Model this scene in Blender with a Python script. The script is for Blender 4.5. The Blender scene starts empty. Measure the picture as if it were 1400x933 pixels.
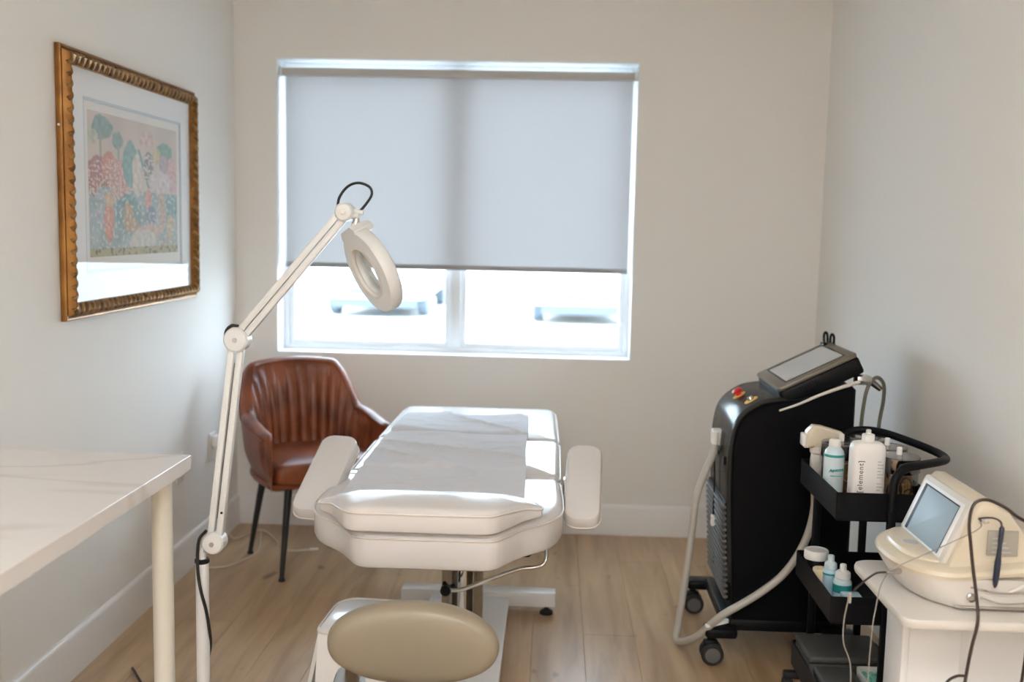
import bpy, bmesh, math, random
from math import pi, sin, cos, radians
from mathutils import Matrix, Vector, noise
random.seed(7)
S = bpy.context.scene
COL = S.collection

# ------------------------------------------------------------------ camera
cam_data = bpy.data.cameras.new('camera')
cam_data.sensor_width = 36; cam_data.lens = 1420 / 1400 * 36
cam_data.clip_start = 0.05; cam_data.clip_end = 300
cam_data.dof.use_dof = True; cam_data.dof.focus_distance = 2.72; cam_data.dof.aperture_fstop = 2.3
cam = bpy.data.objects.new('camera', cam_data)
Rv = Vector((0.99891911, 0.04140006, 0.02113423)); Uv = Vector((-0.0255174, 0.10838169, 0.9937818)); Wv = Vector((-0.03885207, 0.99324692, -0.10932096))
cm = Matrix((Rv, Uv, -Wv)).transposed().to_4x4(); cm.translation = (0, 0, 1.42)
cam.matrix_world = cm
COL.objects.link(cam); S.camera = cam

# ------------------------------------------------------------------ exposure
S.view_settings.view_transform = 'Standard'; S.view_settings.look = 'None'
S.view_settings.gamma = 1; S.view_settings.use_curve_mapping = False
S.view_settings.exposure = 1.38
S.cycles.max_bounces = 14; S.cycles.diffuse_bounces = 8; S.cycles.transparent_max_bounces = 16
S.cycles.use_denoising = True
S.cycles.sample_clamp_indirect = 6

# ------------------------------------------------------------------ sky
SKY = 6.2
wd = bpy.data.worlds.new('sky'); S.world = wd; wd.use_nodes = True
bg = wd.node_tree.nodes['Background']; bg.inputs[0].default_value = (0.70, 0.85, 1.0, 1); bg.inputs[1].default_value = SKY

# room numbers (metres): camera stands at x=0 y=0 z=1.42
XL, XR, YB, YF, ZC = -1.468, 1.194, 4.7466, -3.0, 2.62
WX0, WX1, WZ0, WZ1 = -1.2797, 0.3605, 0.8176, 2.1596

def area(name, loc, rot, sx, sy, power, color, portal=False):
    l = bpy.data.lights.new(name, 'AREA'); l.shape = 'RECTANGLE'; l.size = sx; l.size_y = sy
    l.energy = power; l.color = color
    if portal: l.cycles.is_portal = True
    o = bpy.data.objects.new(name, l); o.location = loc; o.rotation_euler = rot; COL.objects.link(o); return o
area('window_portal', ((WX0 + WX1) / 2, YB + 0.23, (WZ0 + WZ1) / 2), (-pi / 2, 0, 0), WX1 - WX0 + .1, WZ1 - WZ0 + .1, 1, (1, 1, 1), True)

# ------------------------------------------------------------------ materials
def mat(name, col, rough=0.5, metal=0.0, **kw):
    m = bpy.data.materials.new(name); m.use_nodes = True
    p = m.node_tree.nodes['Principled BSDF']
    p.inputs['Base Color'].default_value = (*col, 1); p.inputs['Roughness'].default_value = rough; p.inputs['Metallic'].default_value = metal
    for k, v in kw.items():
        k = k.replace('_', ' ')
        if k in p.inputs: p.inputs[k].default_value = v
    return m
def nd(m, t, **kw):
    n = m.node_tree.nodes.new(t)
    for k, v in kw.items(): setattr(n, k, v)
    return n
def lk(m, a, b): m.node_tree.links.new(a, b)
def prin(m): return m.node_tree.nodes['Principled BSDF']
def bump(m, scale, strength, dist=0.001, detail=3, vec=None):
    n = nd(m, 'ShaderNodeTexNoise'); n.inputs['Scale'].default_value = scale; n.inputs['Detail'].default_value = detail
    tc = nd(m, 'ShaderNodeTexCoord'); lk(m, tc.outputs['Object'], n.inputs['Vector'])
    b = nd(m, 'ShaderNodeBump'); b.inputs['Strength'].default_value = strength; b.inputs['Distance'].default_value = dist
    lk(m, n.outputs['Fac'], b.inputs['Height']); lk(m, b.outputs['Normal'], prin(m).inputs['Normal']); return n
def vary(m, c1, c2, scale=5, detail=4, coord='Object', stretch=(1, 1, 1), p0=.35, p1=.65, distort=0):
    tc = nd(m, 'ShaderNodeTexCoord'); mp = nd(m, 'ShaderNodeMapping'); mp.inputs['Scale'].default_value = stretch
    n = nd(m, 'ShaderNodeTexNoise'); n.inputs['Scale'].default_value = scale; n.inputs['Detail'].default_value = detail; n.inputs['Distortion'].default_value = distort
    r = nd(m, 'ShaderNodeValToRGB'); r.color_ramp.elements[0].position = p0; r.color_ramp.elements[1].position = p1
    r.color_ramp.elements[0].color = (*c1, 1); r.color_ramp.elements[1].color = (*c2, 1)
    lk(m, tc.outputs[coord], mp.inputs[0]); lk(m, mp.outputs[0], n.inputs['Vector']); lk(m, n.outputs['Fac'], r.inputs[0]); lk(m, r.outputs[0], prin(m).inputs['Base Color'])
    return n, r, mp

M = {}
M['wall'] = mat('wall_paint', (.80, .785, .755), .75); bump(M['wall'], 180, .12, .0006)
M['ceiling'] = mat('ceiling_paint', (.86, .85, .82), .9)
M['trim'] = mat('white_trim_paint', (.80, .785, .775), .4)
M['vinyl'] = mat('white_window_vinyl', (.80, .82, .84), .35)
M['base_floor'] = mat('floor_underlay', (.10, .075, .05), .8)
# oak planks: grain runs along each plank (object y)
m = M['oak'] = mat('oak_plank', (.5, .36, .23), .31)
n, r, mp = vary(m, (.36, .235, .125), (.56, .395, .24), 3.2, 6, stretch=(5.5, .55, 1), p0=.3, p1=.72, distort=.6)
oi = nd(m, 'ShaderNodeObjectInfo'); hs = nd(m, 'ShaderNodeHueSaturation')
mr = nd(m, 'ShaderNodeMapRange'); mr.inputs[3].default_value = .93; mr.inputs[4].default_value = 1.06
lk(m, oi.outputs['Random'], mr.inputs[0]); lk(m, mr.outputs[0], hs.inputs['Value']); lk(m, r.outputs[0], hs.inputs['Color'])
kn = nd(m, 'ShaderNodeTexNoise'); kn.inputs['Scale'].default_value = 7; kn.inputs['Detail'].default_value = 2
km = nd(m, 'ShaderNodeMapping'); km.inputs['Scale'].default_value = (1.6, .7, 1); tc = nd(m, 'ShaderNodeTexCoord')
ad = nd(m, 'ShaderNodeVectorMath', operation='ADD'); lk(m, oi.outputs['Location'], ad.inputs[0]); lk(m, tc.outputs['Object'], ad.inputs[1])
lk(m, ad.outputs[0], km.inputs[0]); lk(m, km.outputs[0], kn.inputs['Vector']); lk(m, ad.outputs[0], mp.inputs[0])
kr = nd(m, 'ShaderNodeValToRGB'); kr.color_ramp.elements[0].position = .68; kr.color_ramp.elements[1].position = .76
kr.color_ramp.elements[0].color = (0, 0, 0, 1); kr.color_ramp.elements[1].color = (1, 1, 1, 1); lk(m, kn.outputs['Fac'], kr.inputs[0])
mx = nd(m, 'ShaderNodeMix', data_type='RGBA'); lk(m, kr.outputs[0], mx.inputs[0]); lk(m, hs.outputs[0], mx.inputs[6]); mx.inputs[7].default_value = (.22, .13, .07, 1)
lk(m, mx.outputs[2], prin(m).inputs['Base Color'])
bm_ = nd(m, 'ShaderNodeBump'); bm_.inputs['Strength'].default_value = .25; bm_.inputs['Distance'].default_value = .0006
lk(m, n.outputs['Fac'], bm_.inputs['Height']); lk(m, bm_.outputs[0], prin(m).inputs['Normal'])
# marble laminate
m = M['marble'] = mat('marble_laminate', (.8, .77, .74), .32)
n, r, mp = vary(m, (.74, .715, .70), (.74, .715, .70), 1.0, 3, stretch=(.8, 1.3, 1), distort=1.2)
r.color_ramp.elements[0].position = .475; r.color_ramp.elements[1].position = .525
e = r.color_ramp.elements.new(.5); e.color = (.63, .59, .57, 1)
mp.inputs['Rotation'].default_value = (0, 0, .6)
M['table_leg'] = mat('cream_lacquer', (.72, .70, .62), .35)
M['leather_w'] = mat('white_vinyl_leather', (.65, .63, .62), .26); bump(M['leather_w'], 260, .12, .0004)
M['piping'] = mat('cream_piping', (.68, .62, .56), .4)
M['stool_pad'] = mat('cream_stool_vinyl', (.29, .247, .18), .33); bump(M['stool_pad'], 260, .1, .0004)
M['white_metal'] = mat('white_powder_coat', (.78, .79, .80), .3)
M['white_plastic'] = mat('white_gloss_plastic', (.80, .79, .77), .18)
M['lamp_white'] = mat('lamp_white_enamel', (.66, .675, .68), .3)
M['chrome'] = mat('polished_chrome', (.75, .74, .72), .08, 1)
M['steel'] = mat('brushed_steel', (.50, .48, .45), .2, 1)
M['black'] = mat('black_plastic', (.006, .006, .007), .4, Specular_IOR_Level=.15)
M['black_gloss'] = mat('black_gloss_shell', (.005, .005, .006), .38, Specular_IOR_Level=.08)
M['rubber'] = mat('black_rubber', (.012, .012, .013), .55)
M['caster_grey'] = mat('caster_grey', (.12, .115, .11), .4)
M['gunmetal'] = mat('gunmetal_gloss_panel', (.085, .080, .072), .2, .3)
M['bronze'] = mat('screen_bezel_grey', (.16, .135, .105), .3, .2)
M['cord_black'] = mat('black_cord', (.01, .01, .011), .4)
M['cord_brown'] = mat('brown_cord', (.035, .022, .018), .35)
M['cord_grey'] = mat('grey_cord', (.30, .28, .25), .4)
M['cord_white'] = mat('white_cord', (.66, .62, .54), .4)
M['hose'] = mat('grey_ribbed_hose', (.46, .44, .40), .45)
M['hose_olive'] = mat('olive_hose', (.13, .12, .09), .35)
M['cream'] = mat('cream_abs_shell', (.66, .59, .465), .28)
M['cream_body'] = mat('pale_cream_shell', (.66, .63, .585), .3)
M['grey_screen'] = mat('grey_lcd', (.26, .35, .41), .45)
M['off_screen'] = mat('pale_lcd', (.46, .47, .48), .15)
M['red'] = mat('red_button', (.65, .02, .02), .3)
M['yellow'] = mat('yellow_ring', (.75, .45, .05), .4)
M['gold'] = mat('gold_frame', (.3, .14, .03), .33, .55); bump(M['gold'], 60, .35, .002)
M['gold_l'] = mat('gold_rope', (.55, .32, .10), .3, .6)
vary(M['gold_l'], (.15, .075, .024), (.42, .25, .10), 30, 4)
vary(M['gold'], (.19, .072, .010), (.32, .145, .028), 14, 4)
M['mat_board'] = mat('white_mat_board', (.80, .80, .80), .8)
M['mat_bevel'] = mat('mat_bevel', (.55, .60, .66), .8)
M['paper_border'] = mat('print_paper', (.76, .74, .70), .8)
M['outlet'] = mat('outlet_white', (.80, .79, .76), .3)
M['cap_white'] = mat('white_cap', (.80, .79, .76), .4)
M['bottle_white'] = mat('white_bottle', (.78, .76, .74), .35)
M['ink'] = mat('dark_ink', (.04, .045, .06), .6)
M['ink_grey'] = mat('grey_ink', (.50, .50, .49), .6)
M['teal'] = mat('teal_label', (.02, .30, .30), .45)
M['aqua'] = mat('aqua_bottle', (.60, .71, .75), .25, Subsurface_Weight=.3)
M['clear_blue'] = mat('pale_blue_bottle', (.42, .60, .70), .2)
M['label_pale'] = mat('pale_label', (.62, .74, .78), .5)
M['tan_roll'] = mat('tan_tape_roll', (.72, .60, .40), .6)
M['wood_stick'] = mat('wooden_stick', (.40, .22, .085), .5)
M['box_grey'] = mat('grey_felt_box', (.062, .06, .054), .6)
M['mint'] = mat('mint_tray', (.22, .60, .48), .4)
M['fabric_band'] = mat('blind_cassette_cloth', (.50, .485, .46), .8)
M['hem'] = mat('blind_hem_grey', (.34, .335, .325), .6)
# leather brown
m = M['leather_b'] = mat('brown_leather', (.20, .05, .02), .36); vary(m, (.135, .034, .013), (.27, .078, .030), 9, 4); bump(m, 240, .25, .0006)
M['metal_black'] = mat('black_metal_leg', (.012, .011, .011), .35)
# thin window glass
def glass(name, tint=(1, 1, 1), refl=.06, rough=0.0):
    m = bpy.data.materials.new(name); m.use_nodes = True; nt = m.node_tree; nt.nodes.remove(nt.nodes['Principled BSDF'])
    o = nt.nodes['Material Output']; t = nt.nodes.new('ShaderNodeBsdfTransparent'); t.inputs[0].default_value = (*tint, 1)
    g = nt.nodes.new('ShaderNodeBsdfGlossy'); g.inputs['Roughness'].default_value = rough
    f = nt.nodes.new('ShaderNodeFresnel'); geo = nt.nodes.new('ShaderNodeNewGeometry'); io = nt.nodes.new('ShaderNodeMath'); io.operation = 'MULTIPLY_ADD'; io.inputs[1].default_value = 1 / 1.45 - 1.45; io.inputs[2].default_value = 1.45; nt.links.new(geo.outputs['Backfacing'], io.inputs[0]); nt.links.new(io.outputs[0], f.inputs[0])
    a = nt.nodes.new('ShaderNodeMath'); a.operation = 'MULTIPLY'; a.inputs[1].default_value = refl / .04
    x = nt.nodes.new('ShaderNodeMixShader'); nt.links.new(f.outputs[0], a.inputs[0]); nt.links.new(a.outputs[0], x.inputs[0])
    nt.links.new(t.outputs[0], x.inputs[1]); nt.links.new(g.outputs[0], x.inputs[2]); nt.links.new(x.outputs[0], o.inputs[0]); return m
M['pane'] = glass('window_glass', (.96, .98, .98), .05)
M['picture_glass'] = glass('picture_glass', (1, 1, 1), .02)
M['lid_steel'] = mat('lid_steel', (.30, .285, .27), .16, 1)
M['jar_glass'] = glass('jar_glass', (.93, .94, .93), .07)
M['lens'] = glass('magnifier_lens', (.93, .96, .97), .09)
# translucent cloths
def cloth(name, col, tr, fac):
    m = bpy.data.materials.new(name); m.use_nodes = True; nt = m.node_tree; nt.nodes.remove(nt.nodes['Principled BSDF'])
    o = nt.nodes['Material Output']; d = nt.nodes.new('ShaderNodeBsdfDiffuse'); d.inputs[0].default_value = (*col, 1)
    t = nt.nodes.new('ShaderNodeBsdfTranslucent'); t.inputs[0].default_value = (*tr, 1)
    x = nt.nodes.new('ShaderNodeMixShader'); x.inputs[0].default_value = fac
    nt.links.new(d.outputs[0], x.inputs[1]); nt.links.new(t.outputs[0], x.inputs[2]); nt.links.new(x.outputs[0], o.inputs[0]); return m
M['blind'] = cloth('blind_fabric', (.48, .48, .49), (.55, .56, .58), .085)
M['sheet'] = cloth('nonwoven_sheet', (.74, .75, .79), (.7, .72, .76), .15)
m = M['fill_glow'] = bpy.data.materials.new('fill_panel_emission'); m.use_nodes = True
p = prin(m); p.inputs['Emission Color'].default_value = (.985, .99, 1, 1); p.inputs['Emission Strength'].default_value = 10.0  # glow of the added fill panels that brighten the room from behind
M['asphalt'] = mat('pale_concrete_lot', (.62, .60, .56), .9); vary(M['asphalt'], (.56, .55, .52), (.66, .64, .6), .6, 4)
M['stucco'] = mat('white_stucco', (.80, .78, .74), .9)
M['car_paint'] = mat('white_car_paint', (.75, .76, .77), .2)
M['car_glass'] = mat('car_glass', (.085, .11, .135), .5)
M['hedge'] = mat('hedge_green', (.08, .16, .07), .8)

# ------------------------------------------------------------------ mesh helpers
def NB(): return bmesh.new()
def box(bm, c, s, bev=0, seg=2, R=None):
    r = bmesh.ops.create_cube(bm, size=1); vs = r['verts']
    for v in vs: v.co = Vector((v.co.x * s[0], v.co.y * s[1], v.co.z * s[2]))
    fs = []
    if bev:
        es = list({e for v in vs for e in v.link_edges})
        g = bmesh.ops.bevel(bm, geom=es, offset=bev, segments=seg, profile=.5, affect='EDGES'); vs = list({v for f in g['faces'] for v in f.verts} | {v for v in vs if v.is_valid})
        # collect the whole island
        st = [v for v in vs if v.is_valid][:1]; seen = set(st)
        while st:
            v = st.pop()
            for e in v.link_edges:
                o = e.other_vert(v)
                if o not in seen: seen.add(o); st.append(o)
        vs = list(seen)
    if R is not None:
        for v in vs: v.co = R @ v.co
    for v in vs: v.co += Vector(c)
    return vs
def bx(bm, x0, x1, y0, y1, z0, z1, bev=0, seg=2): return box(bm, ((x0 + x1) / 2, (y0 + y1) / 2, (z0 + z1) / 2), (abs(x1 - x0), abs(y1 - y0), abs(z1 - z0)), bev, seg)
def rings(bm, rs, closed=True, cap0=True, cap1=True, smooth=True):
    vr = [[bm.verts.new(p) for p in r] for r in rs]; n = len(rs[0])
    for a, b in zip(vr[:-1], vr[1:]):
        for i in range(n if closed else n - 1):
            j = (i + 1) % n
            f = bm.faces.new((a[i], a[j], b[j], b[i])); f.smooth = smooth
    if closed and cap0: bm.faces.new(list(reversed(vr[0])))
    if closed and cap1: bm.faces.new(vr[-1])
    return vr
def frame_for(d):
    d = d.normalized(); a = Vector((0, 0, 1)) if abs(d.z) < .9 else Vector((1, 0, 0))
    u = d.cross(a).normalized(); return u, d.cross(u).normalized()
def cyl(bm, a, b, r, r2=None, n=20, bev=0):
    a = Vector(a); b = Vector(b); d = b - a; u, v = frame_for(d); r2 = r if r2 is None else r2
    R = lambda c, q: [c + u * (q * cos(2 * pi * k / n)) + v * (q * sin(2 * pi * k / n)) for k in range(n)]
    L = [R(a, r), R(b, r2)]
    if bev:
        dn = d.normalized() * bev; L = [R(a, r - bev), R(a + dn, r), R(b - dn, r2), R(b, r2 - bev)]
    rings(bm, L)
def spline(pts, n=8):
    P = [Vector(p) for p in pts]; P = [2 * P[0] - P[1]] + P + [2 * P[-1] - P[-2]]; out = []
    for i in range(1, len(P) - 2):
        for k in range(n):
            t = k / n; a, b, c, d = P[i - 1:i + 3]
            out.append(.5 * ((2 * b) + (c - a) * t + (2 * a - 5 * b + 4 * c - d) * t * t + (3 * b - a - 3 * c + d) * t ** 3))
    out.append(P[-2]); return out
def tube(bm, pts, r, n=10, sm=8, r2=None):
    P = spline(pts, sm) if sm else [Vector(p) for p in pts]
    rs = []; u = None
    for i, p in enumerate(P):
        d = (P[min(i + 1, len(P) - 1)] - P[max(i - 1, 0)]).normalized()
        if u is None: u, v = frame_for(d)
        else:
            u = (u - d * u.dot(d)).normalized(); v = d.cross(u)
        q = r if r2 is None else r + (r2 - r) * i / (len(P) - 1)
        rs.append([p + u * (q * cos(2 * pi * k / n)) + v * (q * sin(2 * pi * k / n)) for k in range(n)])
    rings(bm, rs)
def lathe(bm, prof, c=(0, 0, 0), n=28, ax=None, sq=None):
    """prof: (r, h) pairs along the axis ax"""
    c = Vector(c); d = Vector(ax or (0, 0, 1)).normalized()
    if ax is None: u, v = Vector((1, 0, 0)), Vector((0, 1, 0))
    else: u, v = frame_for(d)
    rs = []
    for r, h in prof:
        ring = []
        for k in range(n):
            a = 2 * pi * k / n; cu, sv = cos(a), sin(a)
            if sq:
                cu = math.copysign(abs(cu) ** sq[0], cu) * sq[1]; sv = math.copysign(abs(sv) ** sq[0], sv) * sq[2]
            ring.append(c + d * h + u * (r * cu) + v * (r * sv))
        rs.append(ring)
    if ax is not None: rs = [list(reversed(x)) for x in rs]
    rings(bm, rs)
def rpoly(pts, rad, seg=5):
    out = []; n = len(pts)
    for i in range(n):
        p = Vector(pts[i]).to_2d(); a = Vector(pts[i - 1]).to_2d(); b = Vector(pts[(i + 1) % n]).to_2d()
        r = rad[i] if isinstance(rad, (list, tuple)) else rad
        da = (a - p); db = (b - p); la, lb = da.length, db.length
        r = min(r, la * .49, lb * .49)
        if r <= 0: out.append(p); continue
        p0 = p + da / la * r; p1 = p + db / lb * r
        for k in range(seg + 1):
            t = k / seg; out.append((1 - t) ** 2 * p0 + 2 * t * (1 - t) * p + t * t * p1)
    return out
def inset(poly, d):
    n = len(poly); out = []
    for i in range(n):
        t = (poly[(i + 1) % n] - poly[i - 1]); t = t.normalized() if t.length > 1e-9 else Vector((1, 0))
        out.append(poly[i] + Vector((-t.y, t.x)) * d)     # left normal = inwards for CCW
    return out
def slab(bm, poly, h0, h1, r=.004, M4=None, smooth=True):
    """poly: CCW 2-D outline, extruded h0..h1 with rounded rims"""
    L = []
    for ins, h in ((r, h0), (r * .3, h0 + r * .3), (0, h0 + r), (0, h1 - r), (r * .3, h1 - r * .3), (r, h1)):
        L.append([Vector((q.x, q.y, h)) for q in inset(poly, ins)])
    if M4 is not None: L = [[M4 @ q for q in l] for l in L]
    rings(bm, L, smooth=smooth)
def cushion(bm, poly, z0, z1, r=.022, puff=.012, zf=None, M4=None, bot=.02):
    """upholstered pad: outline CCW, soft top that puffs up; zf(x,y) adds height"""
    n = len(poly); c = sum(poly, Vector((0, 0))) / n; L = []
    for ins, h in ((bot, z0), (bot * .3, z0 + bot * .35), (0, z0 + bot), (0, z1 - r), (r * .10, z1 - r * .62), (r * .32, z1 - r * .28), (r * .7, z1 - r * .07), (r * 1.15, z1)):
        L.append([Vector((q.x, q.y, h)) for q in inset(poly, ins)])
    base = inset(poly, r * 1.15)
    for s in (.93, .85, .72, .56, .4, .24, .1):
        L.append([Vector((c.x + (q.x - c.x) * s, c.y + (q.y - c.y) * s, z1 + puff * (1 - s ** 4))) for q in base])
    if zf: L = [[q + Vector((0, 0, zf(q.x, q.y))) for q in l] for l in L]
    if M4 is not None: L = [[M4 @ q for q in l] for l in L]
    rings(bm, L)
def loop_tube(bm, pts, r, n=8):
    P = [Vector(p) for p in pts]; m_ = len(P); vr = []
    for i in range(m_):
        d = (P[(i + 1) % m_] - P[i - 1]).normalized(); u = d.cross(Vector((0, 0, 1)))
        u = u.normalized() if u.length > 1e-6 else Vector((1, 0, 0)); v = d.cross(u)
        vr.append([bm.verts.new(P[i] + u * (r * cos(2 * pi * k / n)) + v * (r * sin(2 * pi * k / n))) for k in range(n)])
    for i in range(m_):
        a, b = vr[i], vr[(i + 1) % m_]
        for k in range(n):
            f = bm.faces.new((a[k], a[(k + 1) % n], b[(k + 1) % n], b[k])); f.smooth = True
def grid(bm, nu, nv, fn, thick=0, closed_u=False):
    vs = [[bm.verts.new(fn(i / nu, j / nv)) for j in range(nv + 1)] for i in range(nu + 1)]
    fs = []
    for i in range(nu):
        for j in range(nv):
            f = bm.faces.new((vs[i][j], vs[i + 1][j], vs[i + 1][j + 1], vs[i][j + 1])); f.smooth = True; fs.append(f)
    return vs
def smooth_all(bm):
    for f in bm.faces: f.smooth = True

# ------------------------------------------------------------------ objects
def obj(name, bm, m, parent=None, label=None, kind=None, smooth_angle=None):
    bmesh.ops.recalc_face_normals(bm, faces=bm.faces)
    if parent is not None:
        rt = parent
        while rt.parent: rt = rt.parent
        if not rt.get('_local'): bmesh.ops.translate(bm, verts=bm.verts, vec=-rt.location)
    me = bpy.data.meshes.new(name); bm.to_mesh(me); bm.free()
    if m is not None:
        for x in (m if isinstance(m, (list, tuple)) else [m]): me.materials.append(M[x] if isinstance(x, str) else x)
    me.set_sharp_from_angle(angle=radians(smooth_angle if smooth_angle else 38))
    o = bpy.data.objects.new(name, me); COL.objects.link(o)
    if parent is not None: o.parent = parent
    if label: o['label'] = label
    if kind: o['kind'] = kind
    return o
def thing(name, label, cat, loc=(0, 0, 0), rz=0, group=None, local=False, kind=None):
    o = bpy.data.objects.new(name, None); o.empty_display_size = .05; COL.objects.link(o)
    o.location = loc; o.rotation_euler = (0, 0, rz); o['_local'] = 1 if local or rz else 0
    if label: o['label'] = label
    if cat: o['category'] = cat
    if group: o['group'] = group
    if kind: o['kind'] = kind
    return o
def tag(o, label, cat, group=None):
    o['label'] = label; o['category'] = cat
    if group: o['group'] = group
    return o
def text_mesh(body, size, m, parent, M4, name='lettering', extr=.0003, shear=0, spacing=1.0):
    cu = bpy.data.curves.new(name, 'FONT'); cu.body = body; cu.size = size; cu.extrude = extr; cu.align_x = 'CENTER'; cu.align_y = 'CENTER'; cu.shear = shear; cu.space_character = spacing
    t = bpy.data.objects.new(name, cu); COL.objects.link(t)
    bpy.context.view_layer.update()
    me = bpy.data.meshes.new_from_object(t.evaluated_get(bpy.context.evaluated_depsgraph_get()))
    bpy.data.objects.remove(t)
    bm = NB(); bm.from_mesh(me); bpy.data.meshes.remove(me)
    for v in bm.verts: v.co = M4 @ v.co
    return obj(name, bm, m, parent)

def copy_tree(o, parent=None):
    c = o.copy(); COL.objects.link(c); c.parent = parent
    for ch in list(o.children): copy_tree(ch, c)
    return c

# ================================================================== SETTING
# floor with planks running away from the camera
b = NB(); bx(b, XL - .1, XR + .1, YF - .1, YB + .1, -.12, -.012); floor = obj('floor', b, 'base_floor', kind='structure')
PW, PL = .178, 1.22
proto = {}
def plank_mesh(w, l):
    k = (round(w, 3), round(l, 3))
    if k not in proto:
        b = NB(); box(b, (0, 0, -.006), (w - .0006, l - .0006, .012), .0007, 1)
        me = bpy.data.meshes.new('plank'); b.to_mesh(me); b.free(); me.materials.append(M['oak']); proto[k] = me
    return proto[k]
x = XL; ci = 0
while x < XR - 1e-4:
    w = min(PW, XR - x); y = YB
    first = [.62, 1.22, .35, .95][ci % 4] + .05 * (ci % 3)
    l = min(first, 1.22)
    while y > YF + 1e-4:
        l = min(l, y - YF)
        o = bpy.data.objects.new('plank', plank_mesh(w, l)); COL.objects.link(o); o.parent = floor
        o.location = (x + w / 2, y - l / 2, 0); y -= l; l = PL
    x += w; ci += 1
b = NB(); bx(b, XL - .1, XR + .1, YF - .1, YB + .25, ZC, ZC + .1); obj('ceiling', b, 'ceiling', kind='structure')
b = NB(); bx(b, XL - .12, XL, YF - .1, YB + .25, -.1, ZC + .05); obj('wall_left', b, 'wall', kind='structure')
b = NB(); bx(b, XR, XR + .12, YF - .1, YB + .25, -.1, ZC + .05); obj('wall_right', b, 'wall', kind='structure')
b = NB(); bx(b, XL - .12, XR + .12, YF - .12, YF, -.1, ZC + .05); obj('wall_front', b, 'wall', kind='structure')
b = NB(); WT = .20
for q in ((XL, WX0, -.1, ZC + .05), (WX1, XR, -.1, ZC + .05), (WX0, WX1, -.1, WZ0), (WX0, WX1, WZ1, ZC + .05)):
    bx(b, q[0], q[1], YB, YB + WT, q[2], q[3])
bmesh.ops.remove_doubles(b, verts=b.verts, dist=1e-5)
obj('wall_back', b, 'wall', kind='structure')
BH, BT = .1426, .015
def baseboard(name, x0, x1, y0, y1, axis):
    b = NB(); t = BT
    prof = [(0, 0), (t, 0), (t, BH - .014), (t * .75, BH - .004), (t * .4, BH), (0, BH)]
    L = []
    for e in (0, 1):
        if axis == 'back': L.append([Vector(((x0, x1)[e], YB - a, z)) for a, z in prof])
        if axis == 'front': L.append([Vector(((x0, x1)[e], YF + a, z)) for a, z in prof])
        if axis == 'left': L.append([Vector((XL + a, (y0, y1)[e], z)) for a, z in prof])
        if axis == 'right': L.append([Vector((XR - a, (y0, y1)[e], z)) for a, z in prof])
    rings(b, L, smooth=False); obj(name, b, 'trim', kind='structure')
baseboard('baseboard_back', XL, XR, 0, 0, 'back'); baseboard('baseboard_left', 0, 0, YF, YB, 'left')
baseboard('baseboard_right', 0, 0, YF, YB, 'right'); baseboard('baseboard_front', XL, XR, 0, 0, 'front')

# window: reveal lining, vinyl frame, two sashes, glass
win = thing('window_1', None, None, (0, 0, 0), kind='structure')
b = NB(); t = .006
bx(b, WX0, WX0 + t, YB - .001, YB + WT, WZ0, WZ1); bx(b, WX1 - t, WX1, YB - .001, YB + WT, WZ0, WZ1)
bx(b, WX0, WX1, YB - .001, YB + WT, WZ1 - t, WZ1); bx(b, WX0, WX1, YB - .001, YB + WT, WZ0, WZ0 + t)
obj('reveal_lining', b, 'vinyl', win)
FY0, FY1 = YB + .115, YB + .18
def rect_frame(b, x0, x1, z0, z1, y0, y1, w, bev=.003):
    bx(b, x0, x0 + w, y0, y1, z0, z1, bev); bx(b, x1 - w, x1, y0, y1, z0, z1, bev)
    bx(b, x0 + w, x1 - w, y0, y1, z1 - w, z1, bev); bx(b, x0 + w, x1 - w, y0, y1, z0, z0 + w, bev)
b = NB(); rect_frame(b, WX0 + t, WX1 - t, WZ0 + t, WZ1 - t, FY0, FY1, .022); obj('window_frame', b, 'vinyl', win)
mc = -.4605
b = NB(); bx(b, mc - .024, mc + .024, FY0 - .01, FY1, WZ0 + .03, WZ1 - .03, .003); obj('mullion', b, 'vinyl', win)
for x0, x1 in ((WX0 + .026, mc - .022), (mc + .022, WX1 - .026)):
    b = NB(); rect_frame(b, x0, x1, WZ0 + .024, WZ1 - .026, FY0 + .012, FY1 - .012, .028)
    s = obj('sash', b, 'vinyl', win)
    b = NB(); bx(b, x0 + .022, x1 - .022, FY0 + .032, FY0 + .036, WZ0 + .045, WZ1 - .05); obj('glass_pane', b, 'pane', s)
b = NB(); bx(b, WX1 - .047, WX1 - .03, FY0 - .012, FY0 + .005, .965, .985, .003); obj('sash_latch', b, 'vinyl', win)

# roller blind inside the opening
rb = thing('roller_blind', 'pale grey roller blind pulled two thirds down over the window', 'blind', (mc, YB + .05, 1.22))
BY = YB + .065; BX0, BX1 = -1.252, .337
b = NB(); bx(b, WX0 + .008, WX1 - .010, BY - .035, BY + .02, 2.085, 2.120, .006); obj('cassette', b, 'fabric_band', rb)
b = NB()
def bf(u, v):
    X = BX0 + (BX1 - BX0) * u; Z = 2.10 - (2.10 - 1.232) * v
    return Vector((X, BY + .004 + .0015 * sin(u * 9 + 1) * v, Z))
grid(b, 40, 20, bf); obj('blind_fabric', b, 'blind', rb)
b = NB(); bx(b, BX0, BX1, BY - .004, BY + .012, 1.213, 1.236, .004); obj('hem_bar', b, 'hem', rb)
for xx in (WX0 + .008, WX1 - .020):
    b = NB(); bx(b, xx, xx + .012, BY - .037, BY + .025, 2.08, 2.125, .003); obj('bracket', b, 'vinyl', rb)

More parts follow.
